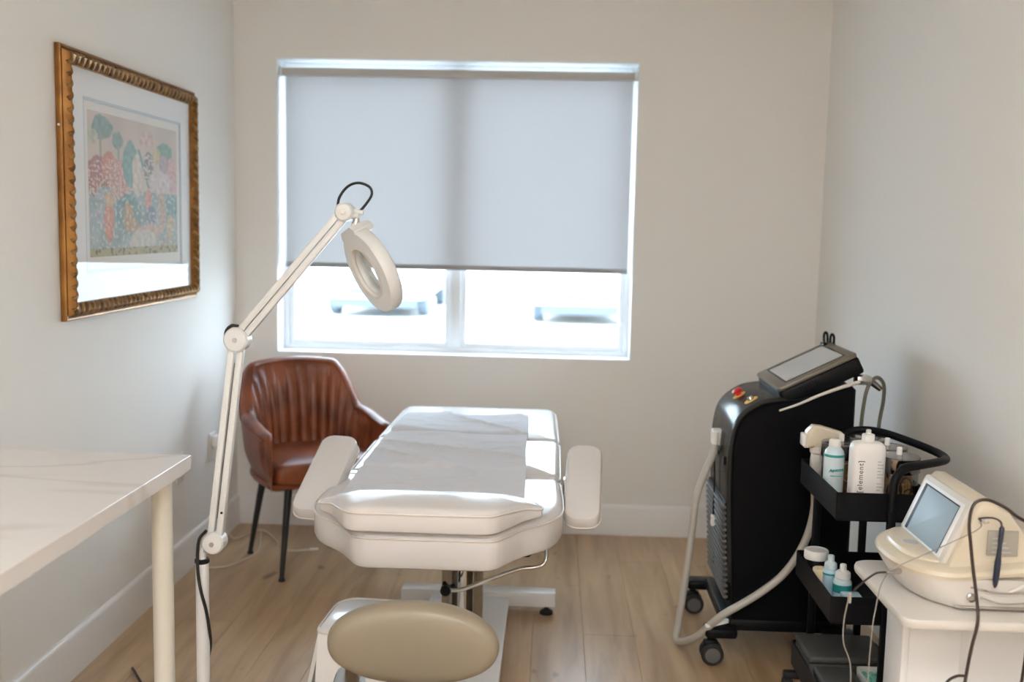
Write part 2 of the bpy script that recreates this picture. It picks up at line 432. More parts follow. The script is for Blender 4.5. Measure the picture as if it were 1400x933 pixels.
# added fill light panels on the ceiling, out of view behind the camera
for i, (lx, ly) in enumerate(((-.15, -2.1), (-.15, -.4))):
    o = thing('fill_light_panel', 'added flat white fill light panel on the ceiling ' + ('far behind the camera', 'just behind the camera')[i], 'light', (lx, ly, ZC - .04))
    b = NB(); rect_frame(b, -.62, .62, -.32, .32, -.02, .02, .02)
    for v in b.verts: v.co = Vector((v.co.x + lx, v.co.z + ly, ZC - .022 + v.co.y))
    obj('frame', b, 'white_metal', o)
    b = NB(); bx(b, lx - .6, lx + .6, ly - .3, ly + .3, ZC - .03, ZC - .02); obj('fill_diffuser', b, 'fill_glow', o)

# ================================================================== OUTSIDE
b = NB(); bx(b, -60, 60, YB + .25, 90, -.45, -.25); g = obj('ground', b, 'asphalt', kind='structure')
tag(g, 'sunlit pale parking lot outside the window', 'ground')
def car(x, y, rz, label):
    o = thing('parked_car', label, 'car', (x, y, -.25), rz, local=True)
    prof = [(-2.2, .35), (-2.25, .8), (-1.9, .98), (-1.15, 1.05), (-.55, 1.48), (.9, 1.5), (1.6, 1.08), (2.2, .95), (2.25, .4)]
    b = NB(); L = []
    for yy, s in ((-.88, .96), (-.8, 1), (.8, 1), (.88, .96)): L.append([Vector((p[0] * s, yy, p[1])) for p in prof])
    rings(b, L); obj('body', b, 'car_paint', o)
    b = NB()
    for sy in (-1, 1):
        L = [[Vector((a, sy * q, c)) for a, c in ((-1.0, 1.06), (-.5, 1.40), (.82, 1.42), (1.35, 1.08))] for q in (.86, .90)]
        rings(b, L, smooth=False)
    L = [[Vector((a, q, c)) for a, c in ((-1.17, 1.03), (-.57, 1.46), (-.60, 1.48), (-1.20, 1.05))] for q in (-.7, .7)]; rings(b, L, smooth=False)
    obj('side_glass', b, 'car_glass', o)
    for wx in (-1.4, 1.4):
        for sy in (-1, 1):
            b = NB(); cyl(b, (wx, sy * .72, .33), (wx, sy * .92, .33), .33, n=20, bev=.03); obj('wheel', b, 'car_glass', o)
    b = NB(); bx(b, -2.27, -2.20, -.45, .45, .42, .56, .02); obj('grille', b, 'car_glass', o)
    b = NB(); bx(b, -2.1, 2.1, -.75, .75, .18, .36, .02); obj('underside', b, 'car_glass', o)
car(-3.2, 20.5, pi / 2, 'white car parked outside behind the left window pane')
car(.55, 20.0, pi / 2, 'white car parked outside behind the right window pane')

# ================================================================== TREATMENT BED
BCX = -.31
bed = thing('treatment_bed', 'white upholstered treatment bed on a white steel base in the middle', 'bed', (BCX + .03, 3.3, 0))
# base: long flat plate and two cross members
b = NB(); slab(b, rpoly([(-.425, 2.62), (-.135, 2.62), (-.135, 3.80), (-.425, 3.80)], .01), .035, .062, .004); obj('base_plate', b, 'white_metal', bed)
b = NB(); bx(b, -.535, .035, 3.70, 3.765, .028, .082, .004); obj('cross_member', b, 'white_metal', bed)
b = NB(); bx(b, -.53, .035, 2.66, 2.73, .0265, .072, .004); obj('cross_member', b, 'white_metal', bed)
for fx, fy in ((-.50, 3.725), (.003, 3.715), (-.50, 2.695), (.005, 2.695)):
    b = NB(); lathe(b, [(.006, .03), (.007, .022), (.011, .018), (.024, .010), (.025, 0), (.0, 0)], (fx, fy, 0), 18); obj('levelling_foot', b, 'rubber', bed)
# column: chrome shroud with open front slot around a piston
CXc, CYc = -.275, 3.30
b = NB()
R0 = .068
def shr(u, v):
    a = radians(-90 + 38) + u * radians(360 - 76)
    return Vector((CXc + R0 * cos(a), CYc + R0 * sin(a), .06 + v * .31))
vs = grid(b, 40, 2, shr)
bmesh.ops.solidify(b, geom=b.faces, thickness=.004)
obj('column_shroud', b, 'chrome', bed)
b = NB(); cyl(b, (CXc, CYc, .06), (CXc, CYc, .54), .034, n=28); obj('piston', b, 'chrome', bed)
b = NB(); cyl(b, (CXc, CYc, .055), (CXc, CYc, .075), .085, n=32, bev=.004); obj('column_flange', b, 'steel', bed)
# foot pump lever
b = NB(); tube(b, [(-.315, 3.20, .262), (-.27, 3.19, .268), (-.20, 3.18, .300), (-.09, 3.18, .345), (-.045, 3.18, .352), (-.018, 3.185, .358), (-.004, 3.19, .374), (-.004, 3.20, .398), (-.02, 3.205, .402), (-.06, 3.21, .400), (-.12, 3.23, .380), (-.19, 3.26, .350), (-.22, 3.28, .335)], .0068, 10, 6); obj('foot_lever', b, 'chrome', bed)
b = NB(); lathe(b, [(.004, -.018), (.013, -.010), (.016, .004), (.010, .015), (.003, .018)], (-.065, 3.208, .392), 16, (1, 0, .25)); obj('lever_stop', b, 'black', bed)
b = NB(); lathe(b, [(.012, -.016), (.017, -.012), (.017, .012), (.012, .016)], (-.320, 3.20, .262), 16, (0, 1, 0)); cyl(b, (-.320, 3.20, .262), (-.300, 3.24, .262), .009); cyl(b, (-.325, 3.20, .285), (-.315, 3.22, .262), .007); obj('lever_pivot', b, 'black', bed)
# under frame
b = NB(); bx(b, -.43, -.16, 2.85, 4.2, .50, .545, .005); bx(b, -.36, -.19, 3.18, 3.42, .44, .50, .005); obj('under_frame', b, 'white_metal', bed)
b = NB(); cyl(b, (-.435, 3.0, .47), (-.435, 3.0, .50), .004); obj('under_frame_pin', b, 'black', bed)
# upholstered sections
def ccw(p):
    a = sum(p[i - 1][0] * p[i][1] - p[i][0] * p[i - 1][1] for i in range(len(p)))
    return p if a > 0 else list(reversed(p))
def section(pts, rad, z0, z1, puff=.014, zf=None, label=None, name='cushion_section'):
    pl = rpoly(ccw(pts), rad, 7)
    # resample evenly so the insets stay clean
    L = []; n = len(pl); per = [(pl[(i + 1) % n] - pl[i]).length for i in range(n)]; T = sum(per); N = 96; k = 0; acc = 0
    for j in range(N):
        s = T * j / N
        while acc + per[k] < s: acc += per[k]; k += 1
        L.append(pl[k].lerp(pl[(k + 1) % n], (s - acc) / max(per[k], 1e-9)))
    b = NB(); cushion(b, L, z0, z1, .026, puff, zf, bot=.018); o = obj(name, b, 'leather_w', bed, label)
    b = NB(); rr = [Vector((q.x, q.y, z1 - .017 + (zf(q.x, q.y) if zf else 0))) for q in inset(L, -.0012)]
    loop_tube(b, rr, .0028, 6); obj('piping', b, 'piping', o)
    return o
hw = .350
front_half = [(.176, 2.543), (.205, 2.595), (.245, 2.665), (.318, 2.735), (.352, 2.83), (.352, 2.95), (.345, 3.175)]
front_pts = [(BCX + a, c) for a, c in front_half] + [(BCX - a, c) for a, c in reversed(front_half)]
section(front_pts, [.04, .03, .05, .06, .07, .05, .03, .03, .05, .07, .06, .05, .03, .04], .545, .645, .016)
section([(BCX - .325, 3.185), (BCX + .345, 3.185), (BCX + .345, 3.735), (BCX - .325, 3.735)], .03, .555, .648, .018)
section([(BCX - .322, 3.745), (BCX + .342, 3.745), (BCX + .33, 4.40), (BCX - .312, 4.40)], [.03, .03, .06, .06], .555, .648, .018)
# armrests tilted down towards the camera
def armrest(p_far, p_near, w, tilt, sx):
    a = Vector(p_far); c = Vector(p_near); d = (c - a); Lh = d.length; d.normalize()
    side = Vector((0, 0, 1)).cross(d).normalized(); side = (Matrix.Rotation(tilt, 3, d) @ side)
    nrm = d.cross(side).normalized()
    if nrm.z < 0: nrm = -nrm; side = -side
    M4 = Matrix((side, d, side.cross(d))).transposed().to_4x4(); M4.translation = a
    poly = rpoly(ccw([(-w / 2, 0), (w / 2, 0), (w / 2, Lh), (-w / 2, Lh)]), [.045, .045, .045, .045], 8)
    b = NB(); cushion(b, poly, -.060, -.0, .026, .006, None, M4, bot=.012); pad = obj('armrest', b, 'leather_w', bed)
    b = NB(); rr = [M4 @ Vector((q.x, q.y, -.022)) for q in inset(poly, -.001)]; loop_tube(b, rr, .0026, 6); obj('piping', b, 'piping', pad)
    return M4
armrest((-.650, 3.22, .708), (-.692, 2.935, .543), .118, .0, -1)
armrest((.112, 3.22, .700), (.098, 2.935, .541), .106, .0, 1)
for pts in ([(-.665, 3.16, .63), (-.65, 3.26, .625), (-.60, 3.30, .60), (-.54, 3.30, .56)], [(.11, 3.16, .62), (.10, 3.25, .62), (.06, 3.28, .59), (-.02, 3.28, .56)]):
    b = NB(); tube(b, pts, .011, 10, 6); obj('armrest_bracket', b, 'white_metal', bed)
for (x0, x1) in ((-.648, -.60), (.045, .07)):
    b = NB(); bx(b, x0, x1, 3.14, 3.20, .60, .645, .003); obj('hinge_plate', b, 'steel', bed)

# head cushion lying on the bed's narrow end
hc = thing('head_cushion', 'flat white winged head cushion on the near narrow end of the treatment bed', 'cushion', (BCX, 2.6, .655))
hp = ccw([(BCX - .195, 2.515), (BCX + .175, 2.515), (BCX + .255, 2.645), (BCX + .30, 2.675), (BCX + .27, 2.75), (BCX + .22, 2.785), (BCX - .22, 2.785), (BCX - .27, 2.75), (BCX - .305, 2.675), (BCX - .26, 2.645)])
pl = rpoly(hp, [.035, .035, .03, .02, .05, .05, .05, .05, .02, .03], 6)
def wing(x, y):
    d = max(0, abs(x - BCX) - .20); return -.30 * d
b = NB(); c = Vector((BCX, 2.655))
L = []
for ins, h in ((.010, .650), (.002, .655), (0, .662), (0, .692), (.003, .703), (.010, .711), (.018, .715)):
    L.append([Vector((q.x, q.y, h)) for q in inset(pl, ins)])
base = inset(pl, .018)
for s in (.92, .82, .7, .55, .4, .25, .1):
    L.append([Vector((c.x + (q.x - c.x) * s, c.y + (q.y - c.y) * s, .715 + .012 * (1 - s ** 3))) for q in base])
for l in L:
    for q in l:
        f = max(0, min(1, (abs(q.x - BCX) - .20) / .11)); q.z = .650 + .010 * f + (q.z - .650) * (1 - .62 * f)
        g_ = max(0, min(1, (q.y - 2.64) / .14)); q.z -= .026 * g_ * (1 - f) * (1 if q.z > .68 else 0)
rings(b, L); o = obj('pad', b, 'leather_w', hc)
b = NB(); P = []
for q in inset(pl, -.0012):
    f = max(0, min(1, (abs(q.x - BCX) - .20) / .11)); g_ = max(0, min(1, (q.y - 2.64) / .14)); z = .650 + .010 * f + (.700 - .650) * (1 - .62 * f) - .026 * g_ * (1 - f)
    P.append(Vector((q.x, q.y, z)))
loop_tube(b, P, .0026, 6); obj('piping', b, 'piping', o)

# disposable sheet over the bed
def bedz(x, y):
    z = .664
    for yc in (3.18, 3.74): z -= .016 * math.exp(-((y - yc) / .018) ** 2)
    return z
def wr(x, y):
    n1 = noise.noise(Vector((x * 2.2 + y * 1.2, y * 4.2 + x * 2.4, 1.3))); n2 = noise.noise(Vector((x * 9 - y * 7, y * 15, 4.1)))
    r = (1 - abs(n1)) ** 9 * .013 + (1 - abs(n2)) ** 9 * .003
    return r
b = NB()
def sh(u, v):
    y = 2.815 + v * (4.10 - 2.815); x0, x1 = -.578 - .012 * sin(v * 3), -.066 - .022 * v
    x = x0 + (x1 - x0) * u; e = .012 * noise.noise(Vector((u * 3, v * 3, 9)))
    yy = y + e + (.02 * noise.noise(Vector((u * 6, 2, 2))) if v < .05 else 0)
    ed = min(1, min(u, 1 - u) * 12)
    return Vector((x + .4 * e, yy, bedz(x, yy) + .0035 + wr(x, yy) * (.35 + .65 * ed)))
grid(b, 110, 240, sh); o = obj('bed_sheet', b, 'sheet'); tag(o, 'thin wrinkled pale grey disposable sheet draped along the treatment bed', 'sheet')

# ================================================================== STEP STOOL
st = thing('step_stool', 'white glossy plastic step stool with arched legs left of the bed base', 'step stool', (-.47, 2.99, 0), radians(0))
SZ = .25
sp = ccw([(-.665, 2.865), (-.445, 2.845), (-.395, 3.12), (-.605, 3.135), (-.65, 3.09)])
pl = rpoly(sp, [.03, .03, .03, .05, .04], 6); b = NB(); slab(b, pl, SZ - .012, SZ, .004); o = obj('step_top', b, 'white_plastic', st)
b = NB(); loop_tube(b, [Vector((q.x, q.y, SZ + .001)) for q in inset(pl, .006)], .0035, 8); obj('raised_rim', b, 'white_plastic', o)
def arch(b, p0, p1, th, flare=.05):
    """side wall with an arched opening between two corner feet"""
    p0 = Vector(p0); p1 = Vector(p1); d = (p1 - p0); W = d.length; d.normalize(); nv = Vector((d.y, -d.x))
    N = 24; outer = []; ft = .045
    top = [(W * i / N, SZ - .01) for i in range(N + 1)]
    bot = []
    for i in range(N + 1):
        x = W * i / N
        if x <= ft or x >= W - ft: bot.append((x, 0))
        else:
            t = (x - ft) / (W - 2 * ft); bot.append((x, .155 * (1 - abs(2 * t - 1) ** 4) ** .5 if 0 < t < 1 else 0))
    for off in (0,):
        va = []; vb = []
        for (x, z), (x2, z2) in zip(top, bot):
            f = flare * (1 - z2 / SZ)
            for L_, (xx, zz), fl in ((va, (x, z), 0), (vb, (x2, z2), f)):
                q = p0 + d * xx + nv * fl
                L_.append([b.verts.new((q.x, q.y, zz)), b.verts.new((q.x - nv.x * th, q.y - nv.y * th, zz))])
        for i in range(N):
            for k, (A, B) in enumerate(((0, 0), (1, 1))):
                f = b.faces.new((va[i][k], va[i + 1][k], vb[i + 1][k], vb[i][k])) if k == 0 else b.faces.new((va[i][k], vb[i][k], vb[i + 1][k], va[i + 1][k])); f.smooth = True
            b.faces.new((vb[i][0], vb[i + 1][0], vb[i + 1][1], vb[i][1])); b.faces.new((va[i][0], va[i][1], va[i + 1][1], va[i + 1][0]))
        b.faces.new((va[0][0], vb[0][0], vb[0][1], va[0][1])); b.faces.new((va[N][0], va[N][1], vb[N][1], vb[N][0]))
cs = [(-.656, 2.872), (-.450, 2.852), (-.402, 3.113), (-.638, 3.128)]
for i in range(4):
    b = NB(); arch(b, cs[i], cs[(i + 1) % 4], .012); obj('side_wall', b, 'white_plastic', st)

# ================================================================== ROLLING STOOL (backrest towards the bed)
rs = thing('rolling_stool', 'cream rolling stool, its oval backrest in the near foreground at the foot of the bed', 'stool', (-.30, 2.02, 0))
def ellipse(cx, cy, rx, ry, n=64, p=2.0):
    return [Vector((cx + rx * math.copysign(abs(cos(2 * pi * k / n)) ** (2 / p), cos(2 * pi * k / n)), cy + ry * math.copysign(abs(sin(2 * pi * k / n)) ** (2 / p), sin(2 * pi * k / n)))) for k in range(n)]
# backrest pad, curved and tilted
T = Matrix.Translation((-.300, 2.28, .470)) @ Matrix.Rotation(radians(90 + 6), 4, 'X') @ Matrix.Rotation(radians(0), 4, 'Z')
L = []; E0 = ellipse(0, 0, .197, .098, 72, 2.2)
prof = [(.30, -.032), (.62, -.032), (.86, -.029), (.95, -.022), (.99, -.010), (1.0, .0), (.985, .014), (.94, .025), (.87, .031), (.72, .036), (.5, .039), (.25, .040), (.05, .040)]
for s, h in prof: L.append([T @ Vector((q.x * s, q.y * s, h + .10 * (q.x * s) ** 2 * 3)) for q in E0])
b = NB(); rings(b, L); obj('backrest', b, 'stool_pad', rs)
b = NB(); tube(b, [(-.30, 2.30, .43), (-.30, 2.34, .40), (-.30, 2.32, .34), (-.30, 2.20, .325), (-.30, 2.02, .33)], .012, 10, 8); obj('backrest_arm', b, 'chrome', rs)
b = NB(); cushion(b, ellipse(-.30, 1.98, .18, .18), .335, .41, .025, .012); obj('seat', b, 'stool_pad', rs)
b = NB(); cyl(b, (-.30, 2.0, .10), (-.30, 2.0, .34), .022, n=20); obj('gas_column', b, 'chrome', rs)
b = NB(); tube(b, [(-.30, 2.0, .335), (-.38, 2.05, .33), (-.445, 2.14, .325)], .005, 8, 5); tube(b, [(-.43, 2.12, .326), (-.46, 2.16, .323)], .011, 10, 2); obj('height_lever', b, 'black', rs)
for k in range(5):
    a = 2 * pi * k / 5 + .3; e = Vector((-.30 + .25 * cos(a), 2.0 + .25 * sin(a)))
    b = NB(); tube(b, [(-.30, 2.0, .11), (-.30 + .12 * cos(a), 2.0 + .12 * sin(a), .105), (e.x, e.y, .075)], .016, 10, 4, .011); lg = obj('base_leg', b, 'chrome', rs)
    b = NB(); cyl(b, (e.x - .02 * sin(a), e.y + .02 * cos(a), .027), (e.x + .02 * sin(a), e.y - .02 * cos(a), .027), .027, n=18, bev=.004); cyl(b, (e.x, e.y, .03), (e.x, e.y, .08), .006); obj('caster', b, 'rubber', lg)

# ================================================================== TABLE
tb = thing('side_table', 'white marble-topped table along the left wall with cream round legs', 'table', (-1.19, 1.8, 0))
b = NB(); bx(b, XL + .004, -.919, .95, 2.584, .782, .82, .001, 1); obj('tabletop', b, 'marble', tb)
for lx, ly in ((-.967, 2.505), (-1.42, 2.505), (-.960, 1.03), (-1.42, 1.03)):
    b = NB(); cyl(b, (lx, ly, 0), (lx, ly, .782), .0258, n=28, bev=.001); obj('leg', b, 'table_leg', tb)

# ================================================================== MAGNIFYING LAMP
ml = thing('magnifying_lamp', 'white floor-standing magnifying lamp with jointed arm beside the bed', 'lamp', (-.865, 2.5, 0))
LY = 2.5
for k in range(5):
    a = 2 * pi * k / 5; e = Vector((-.865 + .23 * cos(a), LY + .23 * sin(a)))
    b = NB(); tube(b, [(-.865, LY, .085), (-.865 + .12 * cos(a), LY + .12 * sin(a), .08), (e.x, e.y, .06)], .018, 10, 4, .012); lg = obj('base_leg', b, 'lamp_white', ml)
    b = NB(); cyl(b, (e.x - .015 * sin(a), e.y + .015 * cos(a), .025), (e.x + .015 * sin(a), e.y - .015 * cos(a), .025), .025, n=18, bev=.004); cyl(b, (e.x, e.y, .03), (e.x, e.y, .06), .005); obj('caster', b, 'rubber', lg)
b = NB(); cyl(b, (-.865, LY, .07), (-.865, LY, .568), .0165, n=24, bev=.002); obj('pole', b, 'lamp_white', ml)
b = NB(); cyl(b, (-.865, LY, .564), (-.865, LY, .575), .0185, n=24, bev=.002); obj('pole_collar', b, 'black', ml)
b = NB(); cyl(b, (-.865, LY, .572), (-.865, LY, .60), .010, n=16); tube(b, [(-.865, LY, .598), (-.85, LY, .612), (-.832, LY, .620)], .012, 10, 4); obj('pole_bracket', b, 'lamp_white', ml)
J1, J2, J3 = Vector((-.832, LY, .620)), Vector((-.770, LY, 1.132)), Vector((-.506, LY, 1.447))
def joint(c, r, name='joint_disc'):
    b = NB(); lathe(b, [(.3 * r, -.026), (r - .004, -.024), (r, -.019), (r, .019), (r - .004, .024), (.3 * r, .026)], c, 30, (0, 1, 0)); o = obj(name, b, 'lamp_white', ml)
    b = NB(); cyl(b, c + Vector((0, -.029, 0)), c + Vector((0, -.024, 0)), .0065, n=6); obj('bolt', b, 'steel', o, 'brass-toned joint bolt')
def arms(a, c, w, name, r0, r1):
    d = (c - a).normalized(); s = d.cross(Vector((0, 1, 0))).normalized()
    for sg in (-1, 1):
        b = NB(); p = a + d * r0 + s * sg * w; q = c - d * r1 + s * sg * w
        mid = (p + q) / 2; Rm = Matrix((s, Vector((0, 1, 0)), d)).transposed()
        box(b, mid, (.016, .022, (q - p).length), .003, 2, Rm); obj(name, b, 'lamp_white', ml)
arms(J1, J2, .0106, 'lower_arm_bar', .01, .01); arms(J2, J3, .0088, 'upper_arm_bar', .01, .008)
dd = (J2 - J1).normalized(); b = NB(); tube(b, [J1 + dd * .06 + Vector((0, .004, 0)), J2 - dd * .06 + Vector((0, .004, 0))], .0035, 8, 0); obj('spring', b, 'steel', ml)
b = NB(); cyl(b, J1 + dd * .078 + Vector((.012, -.013, 0)), J1 + dd * .078 + Vector((.012, -.010, 0)), .003); obj('arm_screw', b, 'black', ml)
joint(J1, .0275); joint(J2, .030); joint(J3, .0225)
# neck from J3 to the head
b = NB(); tube(b, [J3, (-.485, LY, 1.440), (-.474, LY, 1.437)], .010, 10, 4); obj('neck', b, 'lamp_white', ml)
b = NB(); cyl(b, (-.476, LY, 1.432), (-.476, LY, 1.456), .0045); cyl(b, (-.486, LY, 1.450), (-.462, LY, 1.446), .006); obj('neck_knob', b, 'lamp_white', ml)
b = NB(); cyl(b, (-.480, LY, 1.405), (-.479, LY, 1.434), .0085, n=16, bev=.002); cyl(b, (-.490, LY, 1.418), (-.468, LY, 1.418), .007, n=14, bev=.002); obj('ball_joint', b, 'chrome', ml)
# lamp head: ring disc facing left, down and to the camera
nf = Vector((-.76, -.50, -.42)).normalized()
up = Vector((-.45, 0, .89)); up = (up - nf * up.dot(nf)).normalized(); sd = nf.cross(up).normalized()
HC = Vector((-.452, LY, 1.302))
HM = Matrix((sd, up, nf)).transposed().to_4x4(); HM.translation = HC
def hv(x, y, z): return HM @ Vector((x, y, z))
def hring(r, z, n=64): return [hv(r * cos(2 * pi * k / n), r * sin(2 * pi * k / n), z) for k in range(n)]
b = NB(); RO = .108
prof = [(.058, -.030), (.060, -.036), (.098, -.036), (RO - .003, -.033), (RO, -.028), (RO, -.004), (RO - .003, 0), (.070, .002), (.066, .001), (.064, -.004), (.060, -.006), (.058, -.012)]
vr = [[b.verts.new(p) for p in hring(r, z)] for r, z in prof]
for i in range(len(vr)):
    a_, c_ = vr[i], vr[(i + 1) % len(vr)]
    for k in range(64):
        f = b.faces.new((a_[k], a_[(k + 1) % 64], c_[(k + 1) % 64], c_[k])); f.smooth = True
head = obj('lamp_head', b, 'lamp_white', ml)
b = NB()
vr = [[b.verts.new(p) for p in hring(r, z)] for r, z in ((.066, -.002), (.069, .003), (.063, .004), (.060, -.002))]
for i in range(4):
    a_, c_ = vr[i], vr[(i + 1) % 4]
    for k in range(64):
        f = b.faces.new((a_[k], a_[(k + 1) % 64], c_[(k + 1) % 64], c_[k])); f.smooth = True
obj('lens_bezel', b, 'cream_body', head, 'greenish cream ring round the lens')
b = NB(); rings(b, [hring(.059, -.018), hring(.059, -.014)]); obj('lens', b, 'lens', head)
# wedge housing at the top of the head
b = NB()
pr = [(-.045, .086), (.045, .086), (.052, .100), (.036, .114), (-.036, .114), (-.052, .100)]
rings(b, [[hv(x, y, .000) for x, y in pr], [hv(x, y, -.036) for x, y in pr], [hv(x * .8, .095 + (y - .095) * .8, -.056) for x, y in pr]], smooth=False)
obj('head_housing', b, 'lamp_white', head)
b = NB(); tube(b, [(-.526, LY + .005, 1.455), (-.520, LY, 1.482), (-.500, LY, 1.508), (-.474, LY, 1.517), (-.448, LY, 1.508), (-.442, LY, 1.490), (-.455, LY, 1.468), (-.470, LY, 1.450)], .0033, 8, 8); obj('cord_loop', b, 'cord_black', ml)
b = NB(); tube(b, [(-.785, LY - .012, 1.120), (-.799, LY, 1.125), (-.799, LY, 1.150), (-.785, LY, 1.165), (-.768, LY, 1.164)], .004, 8, 8); obj('cord_loop', b, 'cord_black', ml)
b = NB(); tube(b, [(-.845, LY - .022, .655), (-.862, LY - .025, .635), (-.868, LY - .024, .60), (-.868, LY - .024, .55), (-.861, LY - .024, .50), (-.850, LY - .02, .45), (-.846, LY - .01, .40), (-.850, LY + .01, .34), (-.87, LY + .02, .27), (-.885, LY + .02, .23), (-.91, LY, .15), (-.95, LY + .05, .02), (-1.1, LY + .3, .008), (-1.3, LY + .6, .008)], .0042, 8, 8); obj('power_cord', b, 'cord_black', ml)

# ================================================================== PICTURE
pc = thing('framed_picture', 'framed garden print in a carved gold frame on the left wall', 'picture', (XL, 3.55, 1.52))
PY0, PY1, PZ0, PZ1 = 3.030, 4.165, 1.110, 1.925
FW = .075   # rail width
# profile across a rail: (distance from outer edge, height from wall)
fp = [(0, .002), (0, .016), (.003, .020), (.008, .020), (.010, .016), (.014, .018), (.022, .036), (.027, .040), (.040, .030), (.046, .022), (.050, .014), (.055, .010), (.055, .002)]
def rail(axis, side):
    b = NB(); L = []
    for e in (0, 1):
        ring = []
        for d, h in fp:
            if axis == 'z':   # vertical rail
                y = PY0 + d if side == 0 else PY1 - d; z = (PZ0 + d) if e == 0 else (PZ1 - d)
            else:
                z = PZ0 + d if side == 0 else PZ1 - d; y = (PY0 + d) if e == 0 else (PY1 - d)
            ring.append(Vector((XL + h, y, z)))
        L.append(ring)
    rings(b, L, smooth=False); return obj('frame_rail', b, 'gold', pc)
def ropes(axis, side, parent):
    """slanted carved lobes along the rail, one mesh per rail"""
    b = NB(); st_ = .034
    L0, L1 = ((PZ0, PZ1) if axis == 'z' else (PY0, PY1)); n = int((L1 - L0 - .05) / st_)
    for i in range(n):
        c0 = L0 + .025 + (i + .5) * (L1 - L0 - .05) / n
        P = []
        for k, (d, h, o_) in enumerate(((.021, .029, -.012), (.028, .0345, -.006), (.037, .031, .004), (.045, .022, .013))):
            q = c0 + o_
            y, z = ((PY0 + d if side == 0 else PY1 - d), q) if axis == 'z' else (q, (PZ0 + d if side == 0 else PZ1 - d))
            P.append((XL + h, y, z))
        tube(b, P, .0080, 8, 3)
    o = obj('carved_rope', b, 'gold_l', parent); o['kind'] = 'stuff'
for ax in 'zy':
    for sd_ in (0, 1): ropes(ax, sd_, rail(ax, sd_))
I0, I1, K0, K1 = PY0 + .051, PY1 - .051, PZ0 + .051, PZ1 - .051
b = NB(); xm = XL + .012
ay0, ay1, az0, az1 = 3.186, 4.022, 1.246, 1.792      # mat window
for q in ((I0, ay0, K0, K1), (ay1, I1, K0, K1), (ay0, ay1, K0, az0), (ay0, ay1, az1, K1)): bx(b, xm - .003, xm, q[0], q[1], q[2], q[3])
obj('mat_board', b, 'mat_board', pc)
b = NB()
w_ = .009
for q in ((ay0, ay0 + w_, az0, az1), (ay1 - w_, ay1, az0, az1), (ay0, ay1, az0, az0 + w_), (ay0, ay1, az1 - w_, az1)): bx(b, xm - .004, xm - .0015, q[0], q[1], q[2], q[3])
obj('mat_bevel', b, 'mat_bevel', pc)
b = NB(); bx(b, xm - .007, xm - .005, ay0 - .01, ay1 + .01, az0 - .01, az1 + .01); obj('print_paper', b, 'paper_border', pc)
# the print: painted patches as a colour attribute on a flat sheet
def art(u, v):
    n = lambda s, o=0: noise.noise(Vector((u * s, v * s, o)))
    c = Vector((.62, .52, .46)) + Vector((.10, .06, .05)) * n(5)
    if v > .52: c = Vector((.30, .40, .42)) + Vector((.14, .12, .12)) * n(9, 3)
    def el(cu, cv, ru, rv, col, wob=.35):
        nonlocal c
        d = ((u - cu) / ru) ** 2 + ((v - cv) / rv) ** 2 + wob * n(22, cu * 9)
        if d < 1: c = Vector(col) * (1 + .35 * n(30, 5))
    el(.14, .10, .10, .085, (.22, .34, .33)); el(.29, .17, .06, .06, (.24, .36, .34)); el(.05, .17, .05, .05, (.50, .52, .42))
    if abs(u - .12) < .008 and .15 < v < .34 or abs(u - .30) < .007 and .2 < v < .33: c = Vector((.32, .36, .30))
    el(.10, .45, .13, .15, (.42, .16, .15)); el(.20, .36, .07, .10, (.60, .24, .17)); el(.30, .45, .11, .14, (.58, .30, .26))
    if ((u - .2) / .22) ** 2 + ((v - .46) / .15) ** 2 < 1 and n(55, 2) > .12: c = Vector((.72, .58, .52))
    el(.43, .33, .09, .17, (.20, .38, .37), .2); el(.50, .40, .055, .16, (.66, .60, .52), .2)
    if abs((u - .56) - (v - .3) * .4) < .015 and .2 < v < .5: c = Vector((.18, .34, .36))
    el(.64, .33, .06, .12, (.24, .22, .22)); 
    if ((u - .64) / .07) ** 2 + ((v - .35) / .12) ** 2 < 1 and n(60, 1) > .1: c = Vector((.68, .62, .58))
    el(.84, .19, .10, .07, (.19, .35, .30)); el(.74, .24, .05, .06, (.58, .50, .28)); el(.83, .30, .06, .10, (.42, .36, .40)); el(.94, .38, .07, .15, (.66, .42, .42))
    el(.78, .44, .14, .09, (.64, .55, .55)); el(.62, .12, .10, .06, (.64, .48, .42))
    if v > .5:
        el(.15, .66, .12, .16, (.36, .42, .46)); el(.19, .76, .05, .14, (.66, .26, .16)); el(.20, .60, .05, .05, (.66, .44, .22))
        el(.40, .70, .14, .15, (.16, .32, .34)); el(.40, .72, .055, .12, (.50, .32, .16)); el(.47, .80, .05, .07, (.46, .32, .18))
        el(.63, .58, .04, .09, (.66, .30, .26)); el(.66, .70, .06, .07, (.20, .26, .36)); el(.80, .66, .05, .16, (.52, .38, .30)); el(.92, .62, .08, .10, (.16, .34, .36)); el(.90, .80, .05, .11, (.54, .42, .24))
        el(.66, .82, .16, .05, (.60, .42, .34)); el(.56, .90, .15, .09, (.60, .56, .50)); el(.84, .92, .10, .05, (.40, .36, .32))
        if n(40, 8) > .28: c = Vector((.62, .60, .54))
    if v > .945: c = Vector((.42, .36, .16)) if n(40, 1) < .2 else Vector((.08, .07, .05))
    return c * .80 + Vector((.62, .60, .58)) * .20
b = NB(); cl = b.verts.layers.float_color.new('paint'); nu, nv = 150, 110; py0, py1, pz0, pz1 = 3.222, 3.985, 1.296, 1.756
vs = grid(b, nu, nv, lambda u, v: Vector((xm - .0045, py0 + (py1 - py0) * u, pz1 - (pz1 - pz0) * v)))
for i in range(nu + 1):
    for j in range(nv + 1):
        q = art(i / nu, j / nv); vs[i][j][cl] = (max(q.x, 0), max(q.y, 0), max(q.z, 0), 1)
